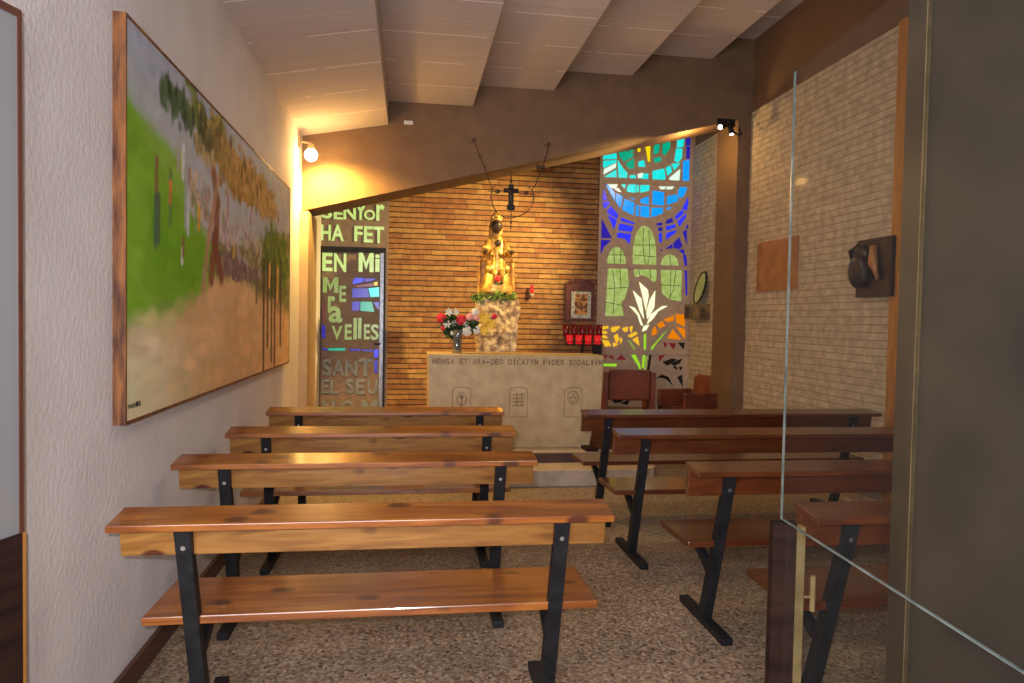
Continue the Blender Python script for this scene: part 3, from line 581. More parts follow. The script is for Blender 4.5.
    stroke([(214, 240), (221, 276)], 0.035, (0.09, 0.03, 0.02))
    for x0, y0, y1, c in [(156,158,200,(0.10,0.05,0.03)), (158,196,240,(0.03,0.05,0.03)), (155,196,244,(0.03,0.06,0.04)), (170,172,222,(0.05,0.09,0.03)), (170,182,200,(0.30,0.10,0.04)), (186,165,225,(0.16,0.17,0.20)), (188,190,232,(0.24,0.27,0.27)),
                          (183,145,175,(0.30,0.30,0.30)), (178,152,166,(0.20,0.16,0.17)), (182,250,262,(0.35,0.36,0.30)), (199,208,228,(0.34,0.17,0.02)), (196,205,230,(0.10,0.16,0.06)), (183,240,255,(0.10,0.05,0.03)),
                          (264,262,372,(0.04,0.02,0.015)), (268,262,345,(0.06,0.03,0.02)), (272,266,360,(0.03,0.03,0.02)), (275,262,366,(0.05,0.025,0.02)), (281,262,345,(0.03,0.02,0.02)), (278,270,300,(0.40,0.20,0.09)), (270,266,285,(0.36,0.20,0.08)),
                          (228,195,215,(0.17,0.08,0.08)), (251,212,224,(0.16,0.07,0.08)), (234,244,256,(0.26,0.15,0.05)), (257,262,300,(0.09,0.06,0.05))]:
        stroke([(x0, y0), (x0-0.5, y1)], (0.014 if y1-y0 > 20 else 0.012) if x0 < 255 else 0.022, c)
    # mesh with a corner colour per vertex
    me = bpy.data.meshes.new('canvas')
    Y = PY0+0.012+(PY1-PY0-0.024)*u; Z = PZ0+0.012+(PZ1-PZ0-0.024)*v; X = PX+0*n3
    co = np.stack([X, Y, Z], -1).reshape(-1, 3); idx = np.arange((NU+1)*(NV+1)).reshape(NV+1, NU+1)
    q = np.stack([idx[:-1, :-1], idx[:-1, 1:], idx[1:, 1:], idx[1:, :-1]], -1).reshape(-1, 4)
    me.from_pydata(co.tolist(), [], q.tolist()); ca = me.color_attributes.new('paint', 'FLOAT_COLOR', 'POINT')
    rgba = np.ones((co.shape[0], 4)); cc = col.reshape(-1, 3)*2.15; g_ = cc.mean(1, keepdims=True); rgba[:, :3] = np.clip(g_+(cc-g_)*1.15, 0, 1); ca.data.foreach_set('color', rgba.ravel())
    m, nt, b = new_mat('oil_paint'); a = N(nt, 'ShaderNodeAttribute', attribute_name='paint'); hs = N(nt, 'ShaderNodeHueSaturation'); hs.inputs['Value'].default_value = 1.0
    nt.links.new(a.outputs['Color'], hs.inputs['Color']); nt.links.new(hs.outputs[0], b.inputs['Base Color']); b.inputs['Roughness'].default_value = 0.7; b.inputs['Specular IOR Level'].default_value = 0.2
    me.materials.append(m); return me
pt = thing('landscape_painting', 'huge landscape painting of a tree beside a sandy path hung on the left wall', 'painting', (XL, (PY0+PY1)/2, PZ0))
def kid(o, parent):        # parent while keeping world coordinates
    o.parent = parent; o.matrix_parent_inverse = Matrix.Translation(parent.location).inverted() if parent.rotation_euler.z == 0 else parent.matrix_basis.inverted()
    return o
cv = bpy.data.objects.new('canvas', make_painting()); COL.objects.link(cv); kid(cv, pt)
bm = bm_new()
f = 0.012
box(bm, XL, PY0, PZ0, PX+0.003, PY0+f, PZ1); box(bm, XL, PY1-f, PZ0, PX+0.003, PY1, PZ1); box(bm, XL, PY0+f, PZ0, PX+0.003, PY1-f, PZ0+f); box(bm, XL, PY0+f, PZ1-f, PX+0.003, PY1-f, PZ1)
kid(obj('picture_frame', bm, noisy('frame_timber', (0.07, 0.02, 0.008), (0.30, 0.11, 0.025), scale=5, rough=0.5, stretch=(8, 8, 1.2))), pt)
bm = bm_new(); x = 0
for i, ch in enumerate('samla'):
    a = at(128+2.6*i, 409-0.7*i, 'x', PX+0.004); b = at(130.3+2.6*i, 408-0.7*i, 'x', PX+0.004); c = at(128+2.6*i, 405-0.7*i, 'x', PX+0.004)
    ex = b-a; ez = c-a; put_letter(bm, ch, a, (0, ex.y, 0), (0, 0, ez.z*(1 if i < 3 else 1.3)))
kid(obj('signature', bm, ink), pt)

# ------------------------------------------------------------------ altar
def make_altar():
    t = thing('altar', 'pale stone altar block with a carved inscription in front of the brick wall', 'altar', (1.0, 7.0, 0.242))
    YA = 6.78; a = at(428, 353, 'y', YA); b = at(604, 357, 'y', YA); bb = at(592, 447, 'y', YA); ab = at(428, 447, 'y', YA)
    z1 = (a.z+b.z)/2; xa, xb, xbb = a.x, b.x, b.x-0.03
    bm = bm_new(); hexa(bm, [(xa+0.02, YA, 0.242), (xbb, YA, 0.242), (xbb, YA+0.5, 0.242), (xa+0.02, YA+0.5, 0.242), (xa, YA, z1), (xb, YA, z1), (xb, YA+0.55, z1), (xa, YA+0.55, z1)])
    kid(obj('altar_block', bm, marble, bevel=0.006), t)
    bm = bm_new(); txt = 'MENSA ET ARA-DEO DICATVM FIDES SODALIVM'; n = len(txt); x0, x1 = xa+0.04, xb-0.012; st = (x1-x0)/n
    for i, ch in enumerate(txt):
        if ch == ' ': continue
        w = st*(0.35 if ch == 'I' else 0.86); h = 0.055 if ch != '-' else 0.012
        put_letter(bm, ch, (x0+i*st+(st-w)/2, YA-0.0015, z1-0.095+(0.018 if ch == '-' else 0)), (w, 0, 0), (0, 0, h))
        if i+1 == n or txt[i+1] == ' ': kid(obj('inscription_word', bm, inkbrown), t); bm = bm_new()
    bm.free()
    for cx, seed in ((461.5, 1), (518.5, 2), (573, 3)):
        p = at(cx, 402, 'y', YA); bm = bm_new(); w, h = 0.088, 0.145; zc = at(cx, 402, 'y', YA).z; y = YA-0.002
        pts = [(p.x+w*math.cos(s), y, zc+h-0.03+0.03*math.sin(s)) for s in np.linspace(0, PI, 9)]+[(p.x-w, y, zc-h), (p.x+w, y, zc-h)]
        tube(bm, pts, 0.0035, 5, closed=True)
        if seed == 1:
            tube(bm, [(p.x+0.045*math.cos(s), y, zc+0.03+0.06*math.sin(s)) for s in np.linspace(0, 2*PI, 14)[:-1]], 0.004, 5, closed=True)
            tube(bm, [(p.x, y, zc+0.06), (p.x, y, zc-0.10)], 0.006, 5); tube(bm, [(p.x-0.04, y, zc-0.08), (p.x+0.04, y, zc-0.08)], 0.005, 5)
            ball(bm, (p.x, y, zc+0.05), 0.022, sy=0.2)
        elif seed == 2:
            for k in range(4): tube(bm, [(p.x-0.055, y, zc+0.07-0.035*k), (p.x+0.055, y, zc+0.075-0.035*k)], 0.004, 5)
            tube(bm, [(p.x-0.02, y, zc+0.09), (p.x-0.02, y, zc-0.04)], 0.004, 5); tube(bm, [(p.x+0.03, y, zc+0.09), (p.x+0.03, y, zc-0.04)], 0.004, 5)
        else:
            tube(bm, [(p.x+0.055*math.cos(s), y, zc+0.045+0.06*math.sin(s)) for s in np.linspace(0, 2*PI, 18)[:-1]], 0.004, 5, closed=True)
            tube(bm, [(p.x-0.03, y, zc+0.03), (p.x, y, zc+0.08), (p.x+0.03, y, zc+0.03), (p.x, y, zc), (p.x-0.03, y, zc+0.03)], 0.004, 5)
            tube(bm, [(p.x-0.05, y, zc+0.045), (p.x+0.05, y, zc+0.045)], 0.004, 5)
        kid(obj('carved_panel', bm, carve), t)
    return z1, xa, xb
ZA, XA0, XA1 = make_altar()

# ------------------------------------------------------------------ statue on its rough stone
SY = 8.1
pb = at(495, 353, 'y', SY); pt_ = at(495, 300, 'y', SY); sc = (at(515, 330, 'y', SY)-at(475, 330, 'y', SY)).x   # width
ped = thing('stone_pedestal', 'rough pale boulder pedestal behind the altar under the gilded statue', 'pedestal', (pb.x, SY, 0.242))
bm = bm_new(); box(bm, pb.x-sc*0.42, SY-0.18, 0.242, pb.x+sc*0.42, SY+0.2, pb.z+0.01); kid(obj('plinth', bm, stepdark, bevel=0.01), ped)
bm = bm_new(); random.seed(3)
bmesh.ops.create_cube(bm, size=1.0); bmesh.ops.subdivide_edges(bm, edges=bm.edges, cuts=9, use_grid_fill=True)
H_ = pt_.z-pb.z
for v in bm.verts:
    x, y, z = v.co; tz = z+0.5
    k = 0.86+0.14*min(1, tz*3)
    n = 0.05*math.sin(x*11+z*7)+0.04*math.sin(z*17+y*9+1)+0.03*math.sin(x*23+y*21)
    v.co = Vector((pb.x+x*sc*k*(1+n), SY+y*0.40*k*(1+n), pb.z+tz*H_+0.01*math.sin(x*13)*(tz > 0.9)))+Vector((random.uniform(-1, 1), random.uniform(-1, 1), random.uniform(-0.5, 0.5)))*0.008
kid(obj('boulder', bm, stone), ped)

def statue():
    b = at(496, 294, 'y', SY); top = at(496, 213, 'y', SY); H = top.z-b.z; z0 = pt_.z+0.012; cx = at(496.5, 250, 'y', SY).x
    t = thing('madonna_statue', 'gilded seated statue of a crowned dark-faced woman with a child, on the boulder', 'statue', (cx, SY, z0))
    H = top.z-z0
    def P(x, y, z): return (cx+x*H, SY+y*H, z0+z*H)
    # throne block
    bm = bm_new(); hexa(bm, [P(-0.24, -0.12, 0), P(0.24, -0.12, 0), P(0.24, 0.16, 0), P(-0.24, 0.16, 0), P(-0.24, -0.12, 0.045), P(0.24, -0.12, 0.045), P(0.24, 0.16, 0.045), P(-0.24, 0.16, 0.045)])
    hexa(bm, [P(-0.20, -0.02, 0.045), P(0.20, -0.02, 0.045), P(0.20, 0.16, 0.045), P(-0.20, 0.16, 0.045), P(-0.17, 0.02, 0.42), P(0.17, 0.02, 0.42), P(0.17, 0.16, 0.42), P(-0.17, 0.16, 0.42)])
    for s in (-1, 1): ball(bm, P(0.19*s, -0.0, 0.45), 0.035*H); tube(bm, [P(0.20*s, -0.02, 0.04), P(0.19*s, 0.0, 0.44)], 0.022*H, 8)
    kid(obj('throne', bm, brown_gold, bevel=0.004), t)
    # robed body as one skin: torso, sloping shoulders, knees, skirt
    bm = bm_new()
    prof = [(0.19, 0.045, -0.05), (0.185, 0.10, -0.05), (0.165, 0.18, -0.05), (0.145, 0.27, -0.045), (0.14, 0.33, -0.03), (0.115, 0.40, 0.02), (0.105, 0.48, 0.04), (0.105, 0.56, 0.045), (0.108, 0.62, 0.05), (0.10, 0.68, 0.05), (0.065, 0.73, 0.05), (0.045, 0.76, 0.05)]
    rings = []
    for r, z, oy in prof:
        ring = []
        for k in range(28):
            a = 2*PI*k/28; fold = 1+0.05*math.sin(a*9)*(z < 0.36)+0.03*math.sin(a*14+2)*(z < 0.62)
            dy = (0.12 if z < 0.36 else 0.075)*(1.0 if r > 0.1 else r/0.12)
            ring.append(bm.verts.new(P(r*math.cos(a)*fold, oy+dy*math.sin(a)*fold, z)))
        rings.append(ring)
    for A, B in zip(rings, rings[1:]):
        for k in range(28): bm.faces.new((A[k], A[(k+1)%28], B[(k+1)%28], B[k]))
    bm.faces.new(rings[0][::-1]); bm.faces.new(rings[-1])
    for s in (-1, 1):   # arms in sleeves, bent forward
        tube(bm, [P(0.085*s, 0.04, 0.68), P(0.125*s, 0.0, 0.57), P(0.145*s, -0.07, 0.51), P(0.155*s, -0.15, 0.53)], [0.035*H, 0.042*H, 0.038*H, 0.024*H], 10)
        ball(bm, P(0.085*s, -0.14, 0.34), 0.06*H, sz=1.0)   # knees
    kid(obj('robe', bm, gold, smooth=True), t)
    bm = bm_new()       # veil framing the head
    for k in range(1): 
        lathe(bm, [(0.03*H, 0.68*H), (0.088*H, 0.69*H), (0.084*H, 0.78*H), (0.08*H, 0.86*H), (0.066*H, 0.92*H), (0.03*H, 0.95*H)], 20, (cx, SY+0.075*H, z0), sy=0.75)
    kid(obj('veil', bm, brown_gold, smooth=True), t)
    def head(c, r, name):
        bm = bm_new(); ball(bm, P(*c), r*H, sx=0.82, sy=0.92, sz=1.12, sub=3)
        ball(bm, P(c[0], c[1]-r*0.95, c[2]-r*0.12), r*0.17*H, sx=0.8, sy=1, sz=1.5)      # nose
        ball(bm, P(c[0], c[1]-r*0.83, c[2]-r*0.52), r*0.2*H, sx=1.3, sy=0.6, sz=0.45)     # mouth
        for s in (-1, 1):
            ball(bm, P(c[0]+s*r*0.33, c[1]-r*0.80, c[2]+r*0.10), r*0.14*H, sx=1.3, sy=0.7, sz=0.7)
            ball(bm, P(c[0]+s*r*0.82, c[1], c[2]), r*0.18*H, sx=0.5, sz=1.4)
        return kid(obj(name, bm, dark_skin, smooth=True), t)
    head((0, 0.015, 0.845), 0.078, 'head')
    for s, z, c in ((-1, 0.525, 0), (1, 0.525, 0)):
        bm = bm_new(); h = P(0.152*s, -0.175, 0.53); ball(bm, h, 0.026*H, sy=1.2)
        for f in range(4): tube(bm, [(h[0]+(f-1.5)*0.011*H, h[1]-0.012*H, h[2]+0.008*H), (h[0]+(f-1.5)*0.013*H, h[1]-0.04*H, h[2]+0.018*H), (h[0]+(f-1.5)*0.013*H, h[1]-0.055*H, h[2]+0.006*H)], 0.0062*H, 6)
        tube(bm, [(h[0]-s*0.02*H, h[1], h[2]+0.01*H), (h[0]-s*0.036*H, h[1]-0.02*H, h[2]+0.025*H)], 0.007*H, 6)
        kid(obj('hand', bm, dark_skin, smooth=True), t)
    bm = bm_new(); ball(bm, P(-0.152, -0.205, 0.575), 0.032*H, sub=3); kid(obj('orb', bm, gold, smooth=True), t)
    bm = bm_new(); lathe(bm, [(0.066*H, 0.905*H), (0.070*H, 0.93*H), (0.062*H, 0.95*H), (0.048*H, 0.99*H), (0.014*H, 1.03*H)], 16, (cx, SY+0.045*H, z0))
    for k in range(8): ball(bm, (cx+0.068*H*math.cos(k*PI/4), SY+0.045*H+0.068*H*math.sin(k*PI/4), z0+0.95*H), 0.014*H)
    kid(obj('crown', bm, gold, smooth=True), t)
    # child on the lap
    bm = bm_new()
    lathe(bm, [(0.075*H, 0.27*H), (0.08*H, 0.34*H), (0.07*H, 0.42*H), (0.062*H, 0.50*H), (0.068*H, 0.56*H), (0.03*H, 0.60*H)], 18, (cx, SY-0.13*H, z0), sy=0.8)
    for s in (-1, 1):
        tube(bm, [P(0.055*s, -0.14, 0.56), P(0.085*s, -0.17, 0.50), P(0.07*s, -0.22, 0.50 if s < 0 else 0.55)], [0.024*H, 0.022*H, 0.014*H], 8)
        tube(bm, [P(0.04*s, -0.17, 0.32), P(0.045*s, -0.22, 0.30), P(0.04*s, -0.22, 0.20)], [0.032*H, 0.03*H, 0.018*H], 8)
    kid(obj('child_robe', bm, gold, smooth=True), t)
    head((0, -0.135, 0.635), 0.047, 'child_head')
    bm = bm_new(); lathe(bm, [(0.042*H, 0.66*H), (0.045*H, 0.685*H), (0.03*H, 0.71*H), (0.01*H, 0.725*H)], 12, (cx, SY-0.125*H, z0)); kid(obj('child_crown', bm, gold, smooth=True), t)
    for s in (-1, 1):
        bm = bm_new(); ball(bm, P(0.04*s, -0.235, 0.18), 0.018*H, sy=1.6); kid(obj('child_foot', bm, dark_skin, smooth=True), t)
        bm = bm_new(); ball(bm, P(0.09*s, -0.17, 0.06), 0.028*H, sy=1.5, sz=0.6); kid(obj('foot', bm, dark_skin, smooth=True), t)
    return cx, z0, H
SX, SZ, SH = statue()
def rose(bm, c, r):
    for j in range(3):
        for k in range(5+j*2):
            a = 2*PI*k/(5+j*2)+j*0.5; rr = r*(0.2+0.32*j)
            ball(bm, (c[0]+rr*math.cos(a), c[1]-r*0.4+0.25*r*j, c[2]+rr*math.sin(a)), r*(0.42-0.03*j), sy=0.45, sub=1)
p = at(497, 279, 'y', SY-0.2)
rt = thing('red_rose', 'single red rose laid at the feet of the gilded statue', 'flower', (p.x, SY-0.16, SZ))
bm = bm_new(); rose(bm, (p.x, SY-0.235, p.z), 0.032); kid(obj('bloom', bm, redp), rt)
bm = bm_new(); tube(bm, [(p.x, SY-0.20, p.z), (p.x+0.02, SY-0.17, SZ+0.03)], 0.004, 5)
for k in range(5): ball(bm, (p.x+random.uniform(-0.04, 0.05), SY-0.21, p.z-0.04+random.uniform(-0.015, 0.015)), 0.016, sy=0.4, sub=1)
kid(obj('stem', bm, leafm), rt)

def leafcloud(bm, pts, n, r, spread):
    for i in range(n):
        c = Vector(random.choice(pts))+Vector([random.gauss(0, s) for s in spread]); a = random.uniform(0, 2*PI); b_ = random.uniform(-1, 1)
        d = Vector((math.cos(a), math.sin(a)*0.7, b_)).normalized(); s = d.cross(Vector((random.uniform(-1, 1), random.uniform(-1, 1), 1))).normalized(); rr = r*random.uniform(0.6, 1.2)
        q = [c-d*rr, c-d*rr*0.2+s*rr*0.42, c+d*rr, c-d*rr*0.2-s*rr*0.42]; nrm = d.cross(s)*0.003
        vs = [bm.verts.new(x) for x in q]; bm.faces.new(vs); vs2 = [bm.verts.new(x+nrm) for x in q]; bm.faces.new(vs2[::-1])
bm = bm_new(); random.seed(11)
gp = [at(474+41*i/16, 297+1.2*math.sin(i*1.1), 'y', SY-0.19) for i in range(17)]
gp += [g+Vector((0, 0.1, 0)) for g in (gp[0], gp[-1])]
leafcloud(bm, gp, 420, 0.022, (0.012, 0.018, 0.026))
tag(obj('leaf_garland', bm, leafm), 'green leaf garland around the rim of the boulder below the statue', 'garland')

# ------------------------------------------------------------------ vase and flowers on the altar
VY = 6.95
vb = at(457, 351, 'y', VY); vt = at(457, 327, 'y', VY); vz = ZA+0.002
vs_ = thing('glass_vase', 'slim clear glass vase of flowers standing on the left of the altar', 'vase', (vb.x, VY, vz))
bm = bm_new(); lathe(bm, [(0.045, 0), (0.05, 0.01), (0.042, 0.08), (0.046, 0.16), (0.06, 0.23), (0.056, 0.225), (0.040, 0.155), (0.036, 0.08), (0.03, 0.02)], 20, (vb.x, VY, vz)); kid(obj('vase_body', bm, vaseglass, smooth=True), vs_)
random.seed(5)
bm = bm_new()
for i in range(14):
    a = random.uniform(-0.14, 0.2); tube(bm, [(vb.x+random.uniform(-0.02, 0.02), VY+random.uniform(-0.02, 0.02), vz+0.03), (vb.x+a*0.15, VY, vz+0.22), (vb.x+a, VY+random.uniform(-0.08, 0.08), vz+0.33)], 0.004, 5)
leafcloud(bm, [at(x, y, 'y', VY+0.03) for x, y in ((448,330),(452,335),(457,332),(462,330),(455,325),(470,328),(466,322),(446,324),(475,322),(452,318),(445,321))], 420, 0.042, (0.025, 0.03, 0.022))
tag(obj('bouquet_foliage', bm, dleaf), 'dark green foliage filling the vase between the flowers', 'foliage')
def flower(name, px, py, r, mat, label, cat='flower', kind='rose', y=None):
    p = at(px, py, 'y', (y or VY-0.02)); t = thing(name, label, cat, (p.x, p.y, p.z-0.05), group='flowers of the altar bouquet')
    bm = bm_new()
    if kind == 'rose': rose(bm, p, r)
    else:
        n = 6
        for k in range(n):
            a = 2*PI*k/n+px*0.3; d = Vector((math.cos(a), -0.35, math.sin(a))); s = Vector((-math.sin(a), 0, math.cos(a))); w = 0.62 if kind == 'lily' else 0.5; c = Vector(p); r_ = r
            c = Vector(p); q = [c, c+d*r*0.5+s*r*w*0.6, c+d*r*0.85+s*r*w*0.35, c+d*r*1.1+Vector((0, -0.01, 0)), c+d*r*0.85-s*r*w*0.35, c+d*r*0.5-s*r*w*0.6]
            vs = [bm.verts.new(x) for x in q]; bm.faces.new(vs); vs = [bm.verts.new(x+Vector((0, 0.003, 0))) for x in q]; bm.faces.new(vs[::-1])
        ball(bm, p, r*0.22, sy=0.8, sub=1)
    kid(obj('petals', bm, mat), t)
    bm = bm_new(); tube(bm, [p, (p.x*0.7+vb.x*0.3, VY, p.z-0.06)], 0.004, 5); kid(obj('stem', bm, dleaf), t)
    return t
FL = [(441.5,318,0.045,redp,'rose','large red bloom at the far left of the vase bouquet'), (461,320,0.045,redp,'rose','red bloom in the centre of the vase bouquet above the vase'), (443,328,0.022,redp,'rose','small red bud low at the left of the vase bouquet'),
      (494.5,316.5,0.026,redp,'rose','small red rose against the boulder, right of the yellow lilies'), (447,324,0.042,whitep,'daisy','white flower between the two red blooms, left side'), (449,312,0.040,whitep,'lily','cream lily at the top left of the vase bouquet'),
      (456,312,0.034,whitep,'daisy','cream flower at the top of the vase bouquet'), (467,331,0.045,whitep,'rose','large white rose low at the right of the vase'), (477,330,0.036,whitep,'rose','white rose beside the lower yellow lily'),
      (475,312,0.036,whitep,'rose','pale cream rose at the top right of the bouquet'), (454,323,0.03,whitep,'daisy','small white flower left of the central red bloom'), (453,333,0.024,whitep,'rose','small white bud just above the vase rim'),
      (466,324,0.03,whitep,'daisy','white flower just right of the central red bloom'), (470,317,0.036,pinkp,'rose','pink rose right of the central red bloom'), (477,318,0.032,pinkp,'rose','pink rose touching the yellow lily'),
      (484,318,0.060,yellowp,'lily','large yellow lily in front of the boulder, upper'), (491,324,0.050,yellowp,'lily','yellow lily at the right end of the bouquet'), (484,330,0.050,yellowp,'lily','lower yellow lily drooping over the altar')]
for px, py, r, m_, k, lb in FL:
    nm = {redp: 'red_flower', whitep: 'white_flower', pinkp: 'pink_rose', yellowp: 'yellow_lily'}[m_]
    flower(nm, px, py, r, m_, lb, kind=k)

# ------------------------------------------------------------------ votive rack, icon, wall light
RY = 8.62
rk0 = at(564, 346, 'y', RY); rk1 = at(601, 347, 'y', RY); rc = (rk0.x+rk1.x)/2; rz_ = at(580, 344, 'y', RY).z
rk = thing('votive_rack', 'black iron votive rack holding red candle cups below the icon', 'candle rack', (rc, RY, 0.242))
w = (rk1.x-rk0.x)/2*0.92; bm = bm_new()
box(bm, rc-w, RY-0.10, rz_-0.012, rc+w, RY-0.02, rz_); box(bm, rc-w*0.9, RY+0.02, rz_+0.07, rc+w*0.9, RY+0.12, rz_+0.082)
for s in (-1, 1): tube(bm, [(rc+s*w, RY-0.10, rz_), (rc+s*w, RY+0.12, rz_+0.12)], 0.008, 6)
tube(bm, [(rc-w, RY-0.10, rz_+0.03), (rc+w, RY-0.10, rz_+0.03)], 0.005, 6)
kid(obj('tray', bm, black_metal), rk)
bm = bm_new(); tube(bm, [(rc, RY+0.02, 0.25), (rc, RY+0.02, rz_+0.07)], 0.018, 8); kid(obj('post', bm, black_metal), rk)
bm = bm_new(); box(bm, rc-0.18, RY-0.13, 0.242, rc+0.18, RY+0.17, 0.262); kid(obj('base_plate', bm, black_metal), rk)
bm = bm_new(); box(bm, rc+w*0.55, RY-0.115, rz_-0.115, rc+w, RY-0.02, rz_-0.012); kid(obj('coin_box', bm, black_metal, bevel=0.004), rk)
def cup(x, y, z, m_, lb, lit):
    t = thing('candle_cup', lb, 'candle', (x, y, z), group='red cups of the votive rack')
    bm = bm_new(); k = 1.0 if lit else 1.45; lathe(bm, [(0.032, 0), (0.038, 0.006), (0.042, 0.11*k), (0.038, 0.11*k), (0.034, 0.012)], 14); obj('cup', bm, m_, t, smooth=True)
    bm = bm_new(); lathe(bm, [(0.022, 0.012), (0.022, 0.05), (0.003, 0.052), (0.002, 0.062)], 10); obj('wax', bm, waxwhite, t)
for i in range(4):
    px = 569.5+9.3*i; p = at(px, 342, 'y', RY-0.06)
    cup(p.x, RY-0.06, rz_+0.001, redglow, 'bright lit red candle cup in the lower row of the votive rack', True)
for i in range(5):
    p = at(566+8.3*i, 330, 'y', RY+0.07)
    cup(p.x, RY+0.07, rz_+0.083, redglass, 'dark red unlit candle cup in the upper row of the votive rack', False)
# icon
def icon():
    y1 = YW; a = at(565, 321, 'y', YW-0.03); b = at(594.5, 285, 'y', YW-0.03); t = thing('framed_icon', 'small icon in carved red-brown wooden frame above the votive rack', 'icon', ((a.x+b.x)/2, YW, a.z))
    bm = bm_new(); x0, x1, z0, z1 = a.x, b.x, a.z, b.z; cx = (x0+x1)/2
    top = [(x1, z1)]+[(cx+(x1-x0)/2*math.cos(s)*1.0, z1+0.075*math.sin(s)*(1+0.18*math.sin(s*9))) for s in np.linspace(0.15, PI-0.15, 17)]+[(x0, z1)]
    prism(bm, [(x, YW-0.05, z) for x, z in [(x0, z0), (x1, z0)]+top], (0, 0.05, 0))
    for s in np.linspace(0.3, PI-0.3, 7): ball(bm, (cx+(x1-x0)*0.42*math.cos(s), YW-0.055, z1+0.045*math.sin(s)), 0.02, sy=0.5, sub=1)
    kid(obj('icon_frame', bm, iconwood), t)
    p = at(571, 318, 'y', YW-0.05); q = at(591, 292, 'y', YW-0.05)
    bm = bm_new(); box(bm, p.x, YW-0.058, p.z, q.x, YW-0.05, q.z); kid(obj('silver_cover', bm, silver), t)
    bm = bm_new(); d = 0.045; box(bm, p.x+d, YW-0.061, p.z+d, q.x-d, YW-0.058, q.z-0.03); kid(obj('painted_panel', bm, iconpaint), t)
icon()
p = at(532, 291, 'y', YW-0.07)
t = thing('sanctuary_lamp', 'small red glass lamp on a white bracket on the brick wall', 'lamp', (p.x, YW, p.z))
bm = bm_new(); lathe(bm, [(0.018, 0), (0.022, 0.02), (0.022, 0.09), (0.016, 0.105)], 14, (p.x, YW-0.06, p.z-0.03)); kid(obj('red_glass', bm, redglow, smooth=True), t)
bm = bm_new(); lathe(bm, [(0.010, 0), (0.028, 0.025), (0.030, 0.035)], 14, (p.x, YW-0.06, p.z-0.07)); box(bm, p.x-0.015, YW-0.06, p.z-0.065, p.x+0.015, YW, p.z-0.045); kid(obj('bracket', bm, waxwhite), t)

# ------------------------------------------------------------------ hanging iron ring with crucifix
CYR = 7.1
def cp(x, y): return at(x, y, 'y', CYR)
t = thing('hanging_crucifix', 'dark crucifix in an open iron ring hung over the altar from the beam', 'crucifix', cp(511, 195))
bm = bm_new()
def iron_tube(pts, r=0.006): tube(bm, [cp(*q) for q in pts], r, 6)
iron_tube([(474,140),(478,152),(484,166),(488,178),(492,189),(491,197),(493,206),(498,214),(505,218),(512,218),(520,216),(528,211),(533,203),(534,196),(532,190),(536,184),(540,172),(546,158),(549,144)])
iron_tube([(488,191),(533,194)], 0.005); iron_tube([(511,172),(511,229)], 0.005)
iron_tube([(492,189),(496,184)], 0.004); iron_tube([(532,190),(528,186)], 0.004)
kid(obj('iron_ring', bm, iron), t)
for x, y, r in ((474,140,0.024), (480,156,0.015), (485,167,0.014), (497.5,191.5,0.026), (526,193,0.024), (549,144,0.022), (545,158,0.014), (538,167,0.03), (543,167,0.028), (511,182,0.016), (511,222,0.015)):
    bm = bm_new(); ball(bm, cp(x, y), r, sy=0.5, sub=1, jag=0.25); kid(obj('ornament', bm, iron), t)
bm = bm_new(); c = cp(511, 195); box(bm, c.x-0.026, CYR-0.015, c.z-0.155, c.x+0.026, CYR+0.01, c.z+0.105); box(bm, c.x-0.075, CYR-0.015, c.z+0.02, c.x+0.075, CYR+0.01, c.z+0.065)
box(bm, c.x-0.04, CYR-0.017, c.z-0.15, c.x+0.04, CYR+0.008, c.z-0.10)
kid(obj('cross', bm, black_metal, bevel=0.004), t)
bm = bm_new(); k = 1.0    # small corpus
tube(bm, [(c.x, CYR-0.03, c.z+0.045), (c.x, CYR-0.032, c.z-0.02), (c.x, CYR-0.03, c.z-0.07), (c.x, CYR-0.025, c.z-0.12)], [0.012, 0.015, 0.011, 0.006], 8)
tube(bm, [(c.x-0.065, CYR-0.022, c.z+0.05), (c.x-0.02, CYR-0.028, c.z+0.035), (c.x+0.02, CYR-0.028, c.z+0.035), (c.x+0.065, CYR-0.022, c.z+0.05)], [0.005, 0.008, 0.008, 0.005], 8)
ball(bm, (c.x, CYR-0.035, c.z+0.066), 0.014)
kid(obj('corpus', bm, bronze, smooth=True), t)
for x_, y_, e in ((474, 140, -0.01), (549, 144, 0.01)):
    bm = bm_new(); tube(bm, [cp(x_, y_), (cp(x_, y_).x+e, YB, cp(x_, y_).z+0.05)], 0.004, 5); kid(obj('hanging_wire', bm, iron), t)

